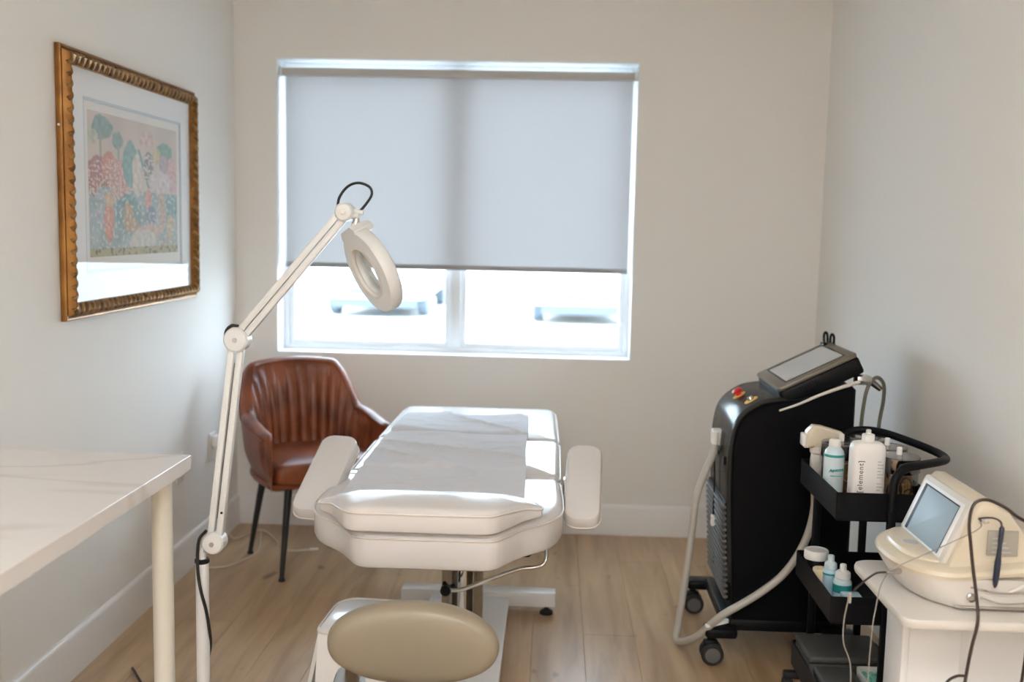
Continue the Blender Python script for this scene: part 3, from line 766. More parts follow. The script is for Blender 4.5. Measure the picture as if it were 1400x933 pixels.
m = M['paint'] = mat('printed_paint', (1, 1, 1), .8); at_ = nd(m, 'ShaderNodeVertexColor', layer_name='paint'); lk(m, at_.outputs[0], prin(m).inputs['Base Color'])
obj('garden_print', b, 'paint', pc)
b = NB(); bx(b, xm + .003, xm + .005, I0, I1, K0, K1); obj('glazing', b, 'picture_glass', pc)
b = NB(); cyl(b, (XL + .010, PY0 - .001, 1.69), (XL + .010, PY0 + .002, 1.69), .004); obj('frame_nail', b, 'outlet', pc)

# ================================================================== WALL OUTLETS
def outlet(y, z, label, plug):
    o = thing('wall_outlet', label, 'outlet', (XL, y, z), group='outlets low on the left wall')
    b = NB(); bx(b, XL + .0005, XL + .007, y - .038, y + .038, z - .060, z + .060, .003); obj('cover_plate', b, 'outlet', o)
    for dz in (-.02, .02):
        b = NB(); bx(b, XL + .006, XL + .010, y - .017, y + .017, z + dz - .014, z + dz + .014, .003); obj('socket', b, 'cap_white', o)
    if plug:
        b = NB(); bx(b, XL + .010, XL + .045, y - .022, y + .022, z + plug - .024, z + plug + .026, .006); obj('plug_in_adapter', b, 'cap_white', o, 'white plug-in adapter')
outlet(4.38, .445, 'white wall outlet with an adapter behind the brown armchair', .024)
outlet(3.985, .44, 'white wall outlet just past the marble table corner', .024)
b = NB(); tube(b, [(-1.425, 4.38, .44), (-1.41, 4.40, .25), (-1.40, 4.42, .03), (-1.32, 4.616, .006), (-1.20, 4.45, .006), (-1.172, 4.357, .006), (-1.10, 4.33, .006), (-1.026, 4.352, .006)], .0028, 8, 8)
tube(b, [(-1.32, 4.616, .006), (-1.25, 4.35, .0065), (-1.253, 4.247, .006), (-1.30, 4.12, .006), (-1.342, 4.084, .006), (-1.40, 4.07, .006)], .0028, 8, 8)
tag(obj('charging_cord', b, 'cord_white'), 'thin white cord curling over the floor under the brown armchair', 'cord')
b = NB(); cyl(b, (-1.03, 4.351, .0075), (-.995, 4.356, .0075), .006, n=10, bev=.001); o = obj('cord_plug', b, 'cap_white', bpy.data.objects['charging_cord'])

# ================================================================== ARMCHAIR
ch = thing('armchair', 'brown leather tub armchair with channelled back and black metal legs in the corner', 'chair', (-.994, 4.238, 0), radians(34))
def plan(s, hwid=.285, dep=.27, front=-.215):
    """s in -1..1 : left arm front -> back -> right arm front"""
    La = .20 - 0.0; arc = pi * .285
    tot = La * 2 + arc; d = (s + 1) / 2 * tot
    if d < La: return Vector((-hwid, front + d)), Vector((-1, 0))
    if d > La + arc: return Vector((hwid, front + (tot - d))), Vector((1, 0))
    a = pi - (d - La) / arc * pi
    p = 2.35; ca, sa = cos(a), sin(a)
    X = math.copysign(abs(ca) ** (2 / p), ca) * hwid; Y = front + La + abs(sa) ** (2 / p) * (dep + .02 - (front + La) * 0)
    nrm = Vector((ca, sa)); return Vector((X, Y)), nrm.normalized()
_pl = [plan(-1 + 2 * i / 2000) for i in range(2001)]; _cum = [0]
for i in range(2000): _cum.append(_cum[-1] + (_pl[i + 1][0] - _pl[i][0]).length)
def plan(s):
    import bisect
    d = (max(-1, min(1, s)) + 1) / 2 * _cum[-1]; k = min(1999, max(0, bisect.bisect_left(_cum, d) - 1))
    t = (d - _cum[k]) / max(1e-9, _cum[k + 1] - _cum[k])
    k0, k1 = max(0, k - 12), min(2000, k + 13); tg = (_pl[k1][0] - _pl[k0][0]).normalized()
    return _pl[k][0].lerp(_pl[k + 1][0], t), Vector((-tg.y, tg.x))
def sstep(a, b_, x): t = max(0, min(1, (x - a) / (b_ - a))); return t * t * (3 - 2 * t)
def top_h(s):
    a = abs(s); return .836 - .018 * (a / .35) ** 2 * (a < .35) - .018 * (a >= .35) - .180 * sstep(.28, .56, a) - .035 * sstep(.56, 1, a)
def shell(inner):
    b = NB(); NS, NV = 300, 24
    def P(s, t):
        """t 0 outer bottom .. 1 inner bottom"""
        p, nr = plan(s); H = top_h(s); a = abs(s)
        back = 1 - sstep(.35, .75, a); fr = sstep(.93, 1.0, a)
        th = .056
        zb = .372; zi = .44
        lean_o = lambda z: (.10 * back + .05) * (z - .60) + (-.04) * sstep(.5, .34, z)
        if t < .42: k = t / .42; z = zb + (H - .03 - zb) * k; off = lean_o(z)
        elif t < .62:
            k = (t - .42) / .20; ang = pi * k; z = H - .03 + .03 * sin(ang); off = lean_o(H - .03) - th * (1 - cos(ang)) / 2
        else:
            k = (t - .62) / .38; z = H - .03 - (H - .03 - zi) * k; off = lean_o(z) - th - .012 * sin(pi * k) * back
            if inner or True:
                w = s / .078; bul = abs(cos(pi * w)) ** .4
                off -= -.014 + .017 * bul * (1 - sstep(.66, .80, a)) * min(1, k * 5)
        mid = -th / 2
        off = off * (1 - .5 * fr) + mid * .5 * fr
        q = p + nr * off
        if fr: z = z - .02 * fr * (t - .0) * 0
        return Vector((q.x, q.y, z))
    vs = [[b.verts.new(P(-1 + 2 * i / NS, j / NV)) for j in range(NV + 1)] for i in range(NS + 1)]
    for i in range(NS):
        for j in range(NV):
            f = b.faces.new((vs[i][j], vs[i + 1][j], vs[i + 1][j + 1], vs[i][j + 1])); f.smooth = True
    # rounded arm fronts and closed underside
    for e, sg in ((0, 1), (NS, -1)):
        ring = vs[e]; c1 = [v.co.copy() for v in ring]; cx = sum((v.x for v in c1)) / len(c1)
        r2 = [b.verts.new((cx + (c.x - cx) * .75, c.y - .012, c.z - .008 * (c.z > .5))) for c in c1]
        r3 = [b.verts.new((cx + (c.x - cx) * .3, c.y - .018, c.z - .02 * (c.z > .5))) for c in c1]
        for A, B in ((ring, r2), (r2, r3)):
            for j in range(NV):
                f = b.faces.new((A[j], A[j + 1], B[j + 1], B[j])); f.smooth = True
        f = b.faces.new(r3); f.smooth = True
    return b
obj('shell_back', shell(False), 'leather_b', ch, 'ribbed brown leather back wrapping into arms', smooth_angle=60)
# piping line on the rim
b = NB(); P = []
for i in range(101):
    s = -.985 + 1.97 * i / 100; p, nr = plan(s); a = abs(s); H = top_h(s); back = 1 - sstep(.35, .75, a)
    off = (.10 * back + .05) * (H - .03 - .60) + .001; q = p + nr * off; P.append((q.x, q.y, H - .028))
tube(b, P, .003, 6, 0); obj('rim_seam', b, 'leather_b', ch)
sp = rpoly(ccw([(-.235, -.24), (.235, -.24), (.24, .02), (.14, .21), (-.14, .21), (-.24, .02)]), [.05, .05, .10, .10, .10, .10], 6)
b = NB(); cushion(b, sp, .392, .474, .03, .012, bot=.02); obj('seat', b, 'leather_b', ch)
sp = rpoly(ccw([(-.255, -.215), (.255, -.215), (.26, .05), (.17, .24), (-.17, .24), (-.26, .05)]), [.05, .05, .10, .10, .10, .10], 6)
b = NB(); cushion(b, sp, .362, .396, .01, 0, bot=.03); obj('seat_pan', b, 'leather_b', ch)
for sx in (-1, 1):
    for sy in (-1, 1):
        b = NB(); a = Vector((sx * .155, sy * .15, .372)); c = Vector((sx * .203, sy * .20, .0)); 
        cyl(b, c + Vector((0, 0, .012)), a, .0095, .0165, n=16); lg = obj('leg', b, 'metal_black', ch)
        b = NB(); lathe(b, [(.013, 0), (.014, .004), (.012, .010), (.007, .014)], (c.x, c.y, 0), 14); obj('foot_cap', b, 'rubber', lg)

# ================================================================== BLACK LASER MACHINE
lm = thing('laser_machine', 'tall black aesthetic laser machine on casters with tilted screen by the right wall', 'medical machine', (.78, 3.55, 0))
my0, my1 = 3.335, 3.745
prof = [(.618, .135), (.600, .45), (.592, .66), (.600, .77), (.622, .822), (.663, .856), (.704, .873), (.80, .886), (.965, .935), (.978, .922), (.978, .80), (.985, .79), (.985, .135)]
def xz(b, pr, y0, y1, r=.006, smooth=False):
    pl = [Vector(p) for p in ccw(pr)]
    L = []
    for ins, y in ((r, y0), (0, y0 + r), (0, y1 - r), (r, y1)):
        L.append([Vector((q.x, y, q.y)) for q in inset(pl, ins)])
    rings(b, L, smooth=smooth)
sprof = [p for p in spline([(x, 0, z) for x, z in prof[:8]], 5)]; full = [(p.x, p.z) for p in sprof] + prof[8:]
b = NB(); xz(b, full, my0, my1, .008); obj('body', b, 'black_gloss', lm)
b = NB()
cov = [(p.x, p.z) for p in sprof if p.z > .2 and p.x < .76]
nrm = []
for i in range(len(cov)):
    a = Vector(cov[max(0, i - 1)]); c = Vector(cov[min(len(cov) - 1, i + 1)]); t = (c - a).normalized(); nrm.append(Vector((-t.y, t.x)))
L = []
for y, o_ in ((my0 + .004, .0005), (my0 + .012, .007), (my0 + .03, .011), (my1 - .03, .011), (my1 - .012, .007), (my1 - .004, .0005)):
    L.append([Vector((p[0] + n_.x * o_, y, p[1] + n_.y * o_)) for p, n_ in zip(cov, nrm)])
L.reverse()
vr = rings(b, L, closed=False); bmesh.ops.solidify(b, geom=b.faces, thickness=.002); obj('front_cover', b, 'gunmetal', lm, 'glossy dark grey curved front cover')
# grille slats low on the front
gp = lambda z: .600 + (.45 - z) * .057
b = NB(); L = [[Vector((gp(z) - a, y, z)) for y, a in ((my0 + .035, .0), (my0 + .035, .0145), (my1 - .01, .0145), (my1 - .01, .0))] for z in (.20, .53)]
rings(b, L, smooth=False); obj('grille_backing', b, 'black', lm)
for i in range(17):
    z = .207 + i * .019
    b = NB(); bx(b, gp(z) - .025, gp(z) - .010, my0 + .030, my1 - .008, z, z + .009, .0012, 1); obj('grille_slat', b, 'caster_grey', lm)
# top buttons
def on_cover(x):
    for a, c in zip(cov[:-1], cov[1:]):
        if a[0] <= x <= c[0] and a[1] > .75: return a[1] + (c[1] - a[1]) * (x - a[0]) / (c[0] - a[0])
    return .86
up_ = Vector((-.5, 0, .86))
for x, y, mm, nm, lab in ((.650, 3.57, 'red', 'emergency_button', 'red mushroom emergency button'), (.662, 3.42, 'steel', 'key_switch', 'steel key switch')):
    z = on_cover(x) + .010
    b = NB(); cyl(b, Vector((x, y, z)), Vector((x, y, z)) + up_ * .004, .024, n=24, bev=.001); rg = obj('button_ring', b, 'yellow', lm, 'yellow warning ring')
    b = NB(); lathe(b, [(.010, 0), (.010, .008), (.017, .012), (.018, .018), (.012, .024), (.002, .026)] if mm == 'red' else [(.011, 0), (.011, .008), (.009, .012), (.002, .012)], Vector((x, y, z)) + up_ * .003, 22, up_); obj(nm, b, mm, lm, lab)
b = NB(); cyl(b, (.584, 3.40, .665), (.574, 3.40, .665), .015, n=24, bev=.002); obj('front_lock', b, 'black', lm)
b = NB(); bx(b, .555, .590, 3.52, 3.56, .690, .745, .006); cyl(b, (.560, 3.50, .69), (.560, 3.50, .745), .011, n=16, bev=.003); obj('hose_connector', b, 'cap_white', lm, 'white hose connector')
b = NB(); bx(b, .566, .584, 3.54, 3.562, .40, .44, .004); obj('hanging_tag', b, 'cap_white', lm); b = NB(); bx(b, .5645, .567, 3.545, 3.557, .425, .434); obj('tag_mark', b, 'red', lm)
b = NB(); tube(b, [(.560, 3.55, .69), (.572, 3.55, .60), (.574, 3.55, .44)], .003, 8, 6); tube(b, [(.565, 3.53, .70), (.588, 3.53, .62), (.588, 3.56, .40), (.59, 3.60, .25)], .003, 8, 6); obj('thin_cables', b, 'black', lm)
# side vents under the screen slab come with the slab
# chassis and casters
b = NB(); bx(b, .585, .99, my0 - .005, my1 + .005, .108, .150, .01); obj('chassis', b, 'black', lm)
for i, (cx, cy) in enumerate(((.547, 3.325), (.547, 3.785), (.96, 3.31), (.96, 3.785))):
    sx = -1 if cx < .7 else 1
    b = NB(); box(b, (cx + (.030 if sx < 0 else 0), cy, .112), (.105, .07, .036), .012, 3); lg = obj('caster_mount', b, 'black', lm)
    b = NB(); cyl(b, (cx, cy, .075), (cx, cy, .10), .012, n=14); box(b, (cx, cy, .068), (.05, .03, .026), .008, 2); obj('caster_fork', b, 'black', lg)
    for sgn in (-1, 1):
        b = NB(); cyl(b, (cx + .004, cy + sgn * .012, .037), (cx + .004, cy + sgn * .030, .037), .037, n=26, bev=.005); obj('caster_wheel', b, 'rubber' if sgn > 0 else 'rubber', lg)
    b = NB(); cyl(b, (cx + .004, cy - .030, .037), (cx + .004, cy - .033, .037), .025, n=22, bev=.001); obj('caster_cap', b, 'caster_grey', lg)
b = NB(); pl = rpoly([(-.040, -.013), (.040, -.013), (.040, .013), (-.040, .013)], .013, 6)
T = Matrix.Translation((.562, 3.298, .142)) @ Matrix.Rotation(-.25, 4, 'Y') @ Matrix.Rotation(.1, 4, 'Z'); slab(b, pl, 0, .010, .003, T); obj('brake_pad', b, 'cap_white', lm, 'white oval pad over the front caster')
# screen slab
ang = math.atan2(1.028 - .912, .972 - .742)
ST = Matrix.Translation((.740, 0, .916)) @ Matrix.Rotation(-ang, 4, 'Y')
SL = .270
def sv(a, y, h): return ST @ Vector((a, y, h))
sy0, sy1 = 3.355, 3.72
pl = rpoly([(-.01, sy0), (SL, sy0), (SL, sy1), (-.01, sy1)], .020, 6); b = NB()
slab(b, pl, -.066, -.010, .008, ST); slabo = obj('screen_housing', b, 'black', lm)
b = NB(); slab(b, inset(pl, .001), -.010, .004, .005, ST); obj('screen_bezel', b, 'bronze', lm, 'grey brown bezel')
b = NB(); bx(b, .028, SL - .030, sy0 + .040, sy1 - .030, .0042, .0052); [setattr(v, 'co', ST @ v.co) for v in b.verts]; obj('screen_border', b, 'black', lm)
b = NB(); bx(b, .034, SL - .036, sy0 + .046, sy1 - .050, .0052, .0060); [setattr(v, 'co', ST @ v.co) for v in b.verts]; obj('display', b, 'off_screen', lm, 'blank pale grey display')
for i in range(10):
    b = NB(); bx(b, .045 + i * .009, .048 + i * .009, sy0 - .0025, sy0 + .004, -.042, -.020); [setattr(v, 'co', ST @ v.co) for v in b.verts]; obj('vent_rib', b, 'black_gloss', lm)
b = NB(); bx(b, .76, .93, 3.42, 3.66, .87, .935, .01); obj('screen_neck', b, 'black', lm)
b = NB(); tube(b, [(.735, 3.33, .850), (.79, 3.325, .872), (.86, 3.325, .905), (.93, 3.325, .933), (.985, 3.33, .950)], .0035, 8, 6, .0065); obj('handle_rail', b, 'cream_body', lm, 'pale silver handle rail')
b = NB(); box(b, (1.0, 3.35, .955), (.05, .05, .03), .008, 2); cyl(b, (1.02, 3.35, .955), (1.06, 3.35, .925), .012, .009, n=16, bev=.002); obj('handpiece_holder', b, 'steel', lm)
b = NB(); tube(b, [(.962, 3.70, 1.03), (.960, 3.70, 1.062), (.965, 3.70, 1.072), (.972, 3.70, 1.062), (.974, 3.70, 1.03)], .0045, 8, 4); tube(b, [(.978, 3.68, 1.03), (.978, 3.68, 1.058), (.983, 3.68, 1.068), (.990, 3.68, 1.058), (.990, 3.68, 1.035)], .0045, 8, 4)
box(b, (.972, 3.69, 1.026), (.045, .05, .02), .004, 2); obj('cable_hook', b, 'black', lm)
b = NB(); tube(b, [(1.0, 3.345, .60), (1.0, 3.34, .76), (1.001, 3.335, .85), (1.012, 3.335, .93), (1.038, 3.335, .965), (1.062, 3.335, .945), (1.066, 3.34, .89), (1.058, 3.345, .80), (1.055, 3.345, .62)], .0062, 8, 8); obj('thin_hose', b, 'hose_olive', lm, 'thin olive hose looped above the trolley')
# thick hose from front connector down to the floor and up to the right
b = NB(); tube(b, [(.560, 3.50, .70), (.556, 3.50, .665), (.530, 3.49, .60), (.503, 3.48, .513), (.490, 3.48, .36), (.474, 3.48, .20), (.459, 3.48, .07), (.452, 3.47, .028), (.462, 3.44, .022), (.50, 3.35, .075), (.566, 3.27, .180), (.63, 3.265, .225), (.691, 3.265, .268), (.755, 3.265, .325), (.802, 3.265, .395), (.832, 3.265, .47), (.846, 3.265, .549), (.84, 3.25, .62), (.825, 3.19, .68), (.81, 3.13, .70)], .0125, 12, 8)
hose = obj('hose', b, 'hose', lm, 'thick grey hose resting on the floor in a V')

# ================================================================== TROLLEY
tr = thing('trolley', 'black three-tier metal trolley in front of the laser machine', 'trolley', (.87, 2.90, 0))
TX0, TX1, TY0, TY1 = .757, 1.012, 2.700, 3.105
def tray(zr, h):
    b = NB(); t = .0035; z0 = zr - h
    po = rpoly([(TX0, TY0), (TX1, TY0), (TX1, TY1), (TX0, TY1)], .009, 4); pi_ = inset(po, t)
    rings(b, [[Vector((q.x, q.y, z0 + .003)) for q in pi_], [Vector((q.x, q.y, zr - .001)) for q in pi_], [Vector((q.x, q.y, zr)) for q in inset(po, t * .5)], [Vector((q.x, q.y, zr - .001)) for q in po], [Vector((q.x, q.y, z0 + .006)) for q in po], [Vector((q.x, q.y, z0)) for q in inset(po, .006)]])
    o = obj('tray', b, 'black', tr)
    return o
TRZ = (.745, .462, .178)
for z in TRZ: tray(z, .078)
for lx, ly in ((.815, TY1 + .008), (TX1 + .012, TY0 + .03), (.955, TY1 + .008), (.898, TY0 - .008)):
    b = NB(); bx(b, lx - .011, lx + .011, ly - .007, ly + .007, .065, TRZ[0] - .02, .003); obj('post', b, 'black', tr)
b = NB(); tube(b, [(.898, 2.690, .70), (.898, 2.690, .75), (.902, 2.692, .785), (.93, 2.71, .812), (.98, 2.74, .815), (1.05, 2.80, .812), (1.088, 2.85, .808), (1.098, 2.89, .808), (1.09, 2.94, .812), (1.05, 3.02, .822), (.99, 3.11, .832), (.93, 3.14, .830), (.885, 3.135, .812), (.88, 3.125, .78), (.88, 3.118, .70)], .0115, 12, 8); obj('handle', b, 'black', tr)
for cx, cy in ((TX0 - .03, TY0 + .03), (TX0 - .01, TY1 - .02), (TX1 - .02, TY0 + .03), (TX1 - .02, TY1 - .02)):
    b = NB(); cyl(b, (cx - .012, cy, .034), (cx + .012, cy, .034), .034, n=22, bev=.004); box(b, (cx + (.015 if cx < .8 else 0), cy, .075), (.06 if cx < .8 else .03, .03, .022), .006, 2); cyl(b, (cx, cy, .034), (cx, cy, .078), .006); obj('caster', b, 'rubber', tr)

# glass canisters with steel lids and wooden sticks / swabs inside
FZ = TRZ[0] - .078 + .0035
def canister(x, y, label, cm, h=.150, r=.052):
    o = thing('glass_canister', label, 'jar', (x, y, FZ), group='steel-lidded glass canisters on the trolley')
    b = NB(); lathe(b, [(r - .004, .0), (r, .004), (r, h - .02), (r - .002, h - .02), (r - .0025, .006), (.002, .006)], (x, y, FZ), 40); obj('glass_body', b, 'jar_glass', o)
    b = NB(); lathe(b, [(r + .002, h - .036), (r + .0035, h - .034), (r + .0035, h + .004), (r + .001, h + .007), (r - .008, h + .008), (.004, h + .0085)], (x, y, FZ), 40); lid = obj('lid', b, 'lid_steel', o)
    b = NB(); cyl(b, (x, y, FZ + h + .008), (x, y, FZ + h + .030), .0075, n=16, bev=.002); obj('lid_knob', b, 'cap_white', lid)
    b = NB(); rnd = random.Random(int(x * 999))
    for k in range(80):
        a = rnd.uniform(0, 6.28); q = rnd.uniform(0, r - .012); a2 = a + rnd.uniform(-.5, .5)
        tube(b, [(x + q * cos(a), y + q * sin(a), FZ + .009), (x + (q * .9) * cos(a2), y + (q * .9) * sin(a2), FZ + rnd.uniform(.075, .115))], .0035, 5, 0)
    st_ = obj('contents', b, cm, o); st_['kind'] = 'stuff'
    if cm == 'wood_stick':
        b = NB()
        for k in range(5):
            a = k * 1.3; cx, cy = x + .022 * cos(a), y - .015 + .01 * sin(a)
            loop_tube(b, [Vector((cx + .016 * cos(t_), cy - .012, FZ + .045 + k * .008 + .026 * sin(t_))) for t_ in [2 * pi * i / 20 for i in range(20)]], .0022, 6)
        s2 = obj('elastic_loops', b, 'cord_brown' if x > .94 else 'tan_roll', o); s2['kind'] = 'stuff'
canister(.835, 2.965, 'steel-lidded glass canister behind the aqua bottle, leftmost of the four', 'wood_stick')
canister(.935, 3.045, 'steel-lidded glass canister at the far end, right behind the tall white bottle', 'wood_stick')
canister(.952, 2.925, 'steel-lidded glass canister third from the left, between two others', 'wood_stick')
canister(.945, 2.800, 'steel-lidded glass canister nearest the trolley handle, full of wooden sticks', 'wood_stick')
# tall white bottle
x, y = .852, 2.775
wb = thing('white_bottle', 'tall square-shouldered white bottle standing at the front of the trolley', 'bottle', (x, y, FZ))
b = NB(); lathe(b, [(.040, 0), (.0445, .004), (.0455, .010), (.0455, .178), (.043, .188), (.036, .196), (.022, .199), (.017, .200)], (x, y, FZ), 40, None, (.62, 1, .72)); obj('body', b, 'bottle_white', wb)
b = NB(); lathe(b, [(.016, .199), (.0165, .200), (.0165, .216), (.015, .218), (.006, .219), (.0055, .223), (.002, .2235)], (x, y, FZ), 24); obj('cap', b, 'cap_white', wb)
Tm = Matrix.Translation((x - .024, y - .0322, FZ + .108)) @ Matrix.Rotation(radians(90), 4, 'X') @ Matrix.Rotation(radians(90), 4, 'Z')
text_mesh('[element]', .0195, 'ink', wb, Tm, spacing=1.15)
Tm = Matrix.Translation((x - .022, y - .0322, FZ + .032)) @ Matrix.Rotation(radians(90), 4, 'X') @ Matrix.Rotation(radians(90), 4, 'Z')
for i in range(16):
    if i in (5, 9): continue
    b = NB(); w2 = .010 * (1 if i % 3 else .6); bx(b, x + .019, x + .019 + w2 * 1.6, y - .0322, y - .0316, FZ + .02 + i * .0085, FZ + .0235 + i * .0085); obj('label_line', b, 'ink_grey', wb)
# aqua gel bottle
x, y = .795, 2.885
ab = thing('gel_bottle', 'pale aqua gel bottle with teal print left of the tall white bottle', 'bottle', (x, y, FZ))
b = NB(); lathe(b, [(.024, 0), (.0275, .003), (.028, .012), (.028, .135), (.025, .148), (.017, .158), (.014, .160)], (x, y, FZ), 32); obj('body', b, 'aqua', ab)
b = NB(); lathe(b, [(.016, .160), (.0165, .163), (.0150, .178), (.0125, .180), (.002, .1805)], (x, y, FZ), 24); obj('cap', b, 'cap_white', ab)
b = NB(); lathe(b, [(.0281, .132), (.0284, .133), (.0284, .138), (.0279, .139)], (x, y, FZ), 32); obj('teal_band', b, 'teal', ab)
text_mesh('Aquasonic', .0125, 'teal', ab, Matrix.Translation((x, y - .0290, FZ + .098)) @ Matrix.Rotation(radians(90), 4, 'X') @ Matrix.Rotation(.12, 4, 'Z'), shear=.3, extr=.0012, spacing=.8)
b = NB(); bx(b, x - .016, x + .016, y - .0285, y - .027, FZ + .080, FZ + .0815); obj('label_line', b, 'teal', ab)
# cream handpiece standing at the far left of the top tray
hpz = thing('laser_handpiece', 'cream gun-shaped laser handpiece standing at the far left of the trolley', 'handpiece', (.795, 3.06, FZ))
b = NB(); lathe(b, [(.020, 0), (.022, .004), (.022, .08), (.020, .10), (.024, .105), (.024, .125), (.019, .130), (.017, .140)], (.795, 3.06, FZ), 24); obj('grip', b, 'cream_body', hpz)
b = NB(); pr = [(.752, .79), (.757, .838), (.775, .857), (.80, .855), (.86, .838), (.866, .80), (.83, .785), (.800, .782), (.775, .790)]
xz(b, pr, 3.038, 3.082, .008, True); obj('head', b, 'cream', hpz)
b = NB(); bx(b, .744, .756, 3.042, 3.078, .795, .832, .004); obj('nozzle', b, 'white_plastic', hpz)
b = NB(); bx(b, .815, .832, 3.0365, 3.0385, .808, .816, .0005); obj('warning_sticker', b, 'yellow', hpz)

# middle tier
MZ = TRZ[1] - .078 + .0035
jr = thing('lidded_jar', 'dark jar with a wide white lid on the middle trolley tier', 'jar', (.792, 3.005, MZ))
b = NB(); lathe(b, [(.028, 0), (.031, .004), (.031, .085), (.028, .09)], (.792, 3.005, MZ), 30); obj('body', b, 'black', jr)
b = NB(); lathe(b, [(.034, .082), (.035, .084), (.035, .104), (.033, .108), (.030, .1085), (.029, .107), (.002, .107)], (.792, 3.005, MZ), 36); obj('lid', b, 'cap_white', jr)
rl = NB(); L = [(.009, .0), (.0215, .0), (.0225, .002), (.0225, .076), (.021, .078), (.010, .078), (.009, .076)]
vr = []
for r, h in L: vr.append([rl.verts.new((.786 + r * cos(2 * pi * k / 28), 2.925 + r * sin(2 * pi * k / 28), MZ + h)) for k in range(28)])
for i in range(len(vr)):
    A, B = vr[i], vr[(i + 1) % len(vr)]
    for k in range(28):
        f = rl.faces.new((A[k], A[(k + 1) % 28], B[(k + 1) % 28], B[k])); f.smooth = True
tag(obj('tape_roll', rl, 'tan_roll'), 'tan tape roll standing on end on the middle trolley tier', 'tape roll')
def dropper(x, y, label, body, r, h):
    o = thing('squeeze_bottle', label, 'bottle', (x, y, MZ), group='squeeze bottles on the middle trolley tier')
    b = NB(); lathe(b, [(r - .003, 0), (r, .003), (r, h - .012), (r - .004, h - .004), (r - .008, h)], (x, y, MZ), 30); obj('body', b, body, o)
    b = NB(); lathe(b, [(r - .006, h - .002), (r - .004, h), (r - .005, h + .014), (r - .009, h + .018), (.0095, h + .020), (.009, h + .036), (.007, h + .038), (.002, h + .038)], (x, y, MZ), 26); obj('cap', b, 'cap_white' if body == 'aqua' else 'label_pale', o)
    b = NB(); lathe(b, [(r + .0002, h * .50), (r + .0008, h * .505), (r + .0008, h * .78), (r + .0002, h * .785)] if body == 'aqua' else [(r + .0002, h * .80), (r + .0008, h * .805), (r + .0008, h * .86), (r + .0002, h * .865)], (x, y, MZ), 30); obj('label_band', b, 'teal', o)
dropper(.808, 2.905, 'translucent pale blue squeeze bottle beside the tape roll', 'clear_blue', .022, .086)
dropper(.826, 2.845, 'aqua squeeze bottle with teal band and white cap, nearest on middle tier', 'aqua', .0255, .080)
b = NB(); bx(b, .80, .85, 2.735, 2.775, MZ, MZ + .065, .004); tag(obj('clear_box', b, 'clear_blue'), 'small pale blue plastic box at the front corner of the middle tier', 'box')
# bottom tier
LZ = TRZ[2] - .078 + .0035
def gbox(x0, x1, y0, y1, h, label):
    o = thing('storage_box', label, 'box', ((x0 + x1) / 2, (y0 + y1) / 2, LZ), group='grey boxes on the bottom trolley tier')
    b = NB(); bx(b, x0, x1, y0, y1, LZ, LZ + h - .022, .006); obj('body', b, 'box_grey', o)
    b = NB(); bx(b, x0 - .002, x1 + .002, y0 - .002, y1 + .002, LZ + h - .021, LZ + h, .008, 3); obj('lid', b, 'box_grey', o)
gbox(.763, .985, 2.905, 3.085, .105, 'dark grey lidded box at the far side of the bottom tier')
gbox(.770, .875, 2.735, 2.885, .088, 'smaller dark grey lidded box at the near side of the bottom tier')
mt = thing('mint_tray', 'white-rimmed tray of mint green discs at the bottom of the trolley', 'tray', (.935, 2.80, LZ))
b = NB(); po = rpoly([(.885, 2.74), (1.0, 2.74), (1.0, 2.875), (.885, 2.875)], .015, 5); pi_ = inset(po, .004); z0, z1 = LZ, LZ + .095
rings(b, [[Vector((q.x, q.y, z0 + .004)) for q in pi_], [Vector((q.x, q.y, z1)) for q in pi_], [Vector((q.x, q.y, z1)) for q in po], [Vector((q.x, q.y, z0)) for q in po]]); obj('shell', b, 'cap_white', mt)
b = NB(); bx(b, .890, .995, 2.745, 2.87, LZ + .02, LZ + .078, .002); obj('insert', b, 'mint', mt)
b = NB()
for i in range(5):
    for j in range(5): lathe(b, [(.0085, 0), (.009, .002), (.009, .006), (.006, .008), (.004, .005), (.001, .005)], (.903 + i * .02, 2.76 + j * .0235, LZ + .078), 12)
o = obj('discs', b, 'mint', mt); o['kind'] = 'stuff'

# ================================================================== WHITE CART + BEIGE DEVICE
wc = thing('white_cart', 'white two-shelf cart against the right wall under the beige device', 'cart', (.95, 2.3, 0))
CZ = .626
b = NB(); slab(b, rpoly([(.745, 2.115), (XR - .004, 2.115), (XR - .004, 2.515), (.745, 2.515)], [.035, .01, .01, .05], 8), CZ - .022, CZ, .007); obj('cart_top', b, 'cream_body', wc)
b = NB(); bx(b, .824, .842, 2.343, 2.460, .10, CZ - .022, .004); obj('side_column', b, 'white_metal', wc, 'bright white side column')
b = NB(); bx(b, .842, .960, 2.350, 2.455, .10, CZ - .022, .003); obj('centre_panel', b, 'white_metal', wc)
b = NB(); bx(b, .960, XR - .03, 2.40, 2.45, .10, CZ - .022, .003); obj('rear_panel', b, 'white_metal', wc)
b = NB(); slab(b, rpoly([(.76, 2.13), (XR - .02, 2.13), (XR - .02, 2.50), (.76, 2.50)], .03, 6), .075, .10, .006); obj('lower_shelf', b, 'cream_body', wc)
for cx in (.80, 1.12):
    for cy in (2.17, 2.46):
        b = NB(); cyl(b, (cx - .012, cy, .028), (cx + .012, cy, .028), .028, n=18, bev=.004); cyl(b, (cx, cy, .03), (cx, cy, .078), .006); obj('caster', b, 'rubber', wc)

dv = thing('skincare_device', 'cream desktop treatment device with tilted grey screen on the white cart', 'medical device', (.95, 2.33, CZ))
def loft_y(b, sections, cap=True):
    rings(b, sections, cap0=cap, cap1=cap)
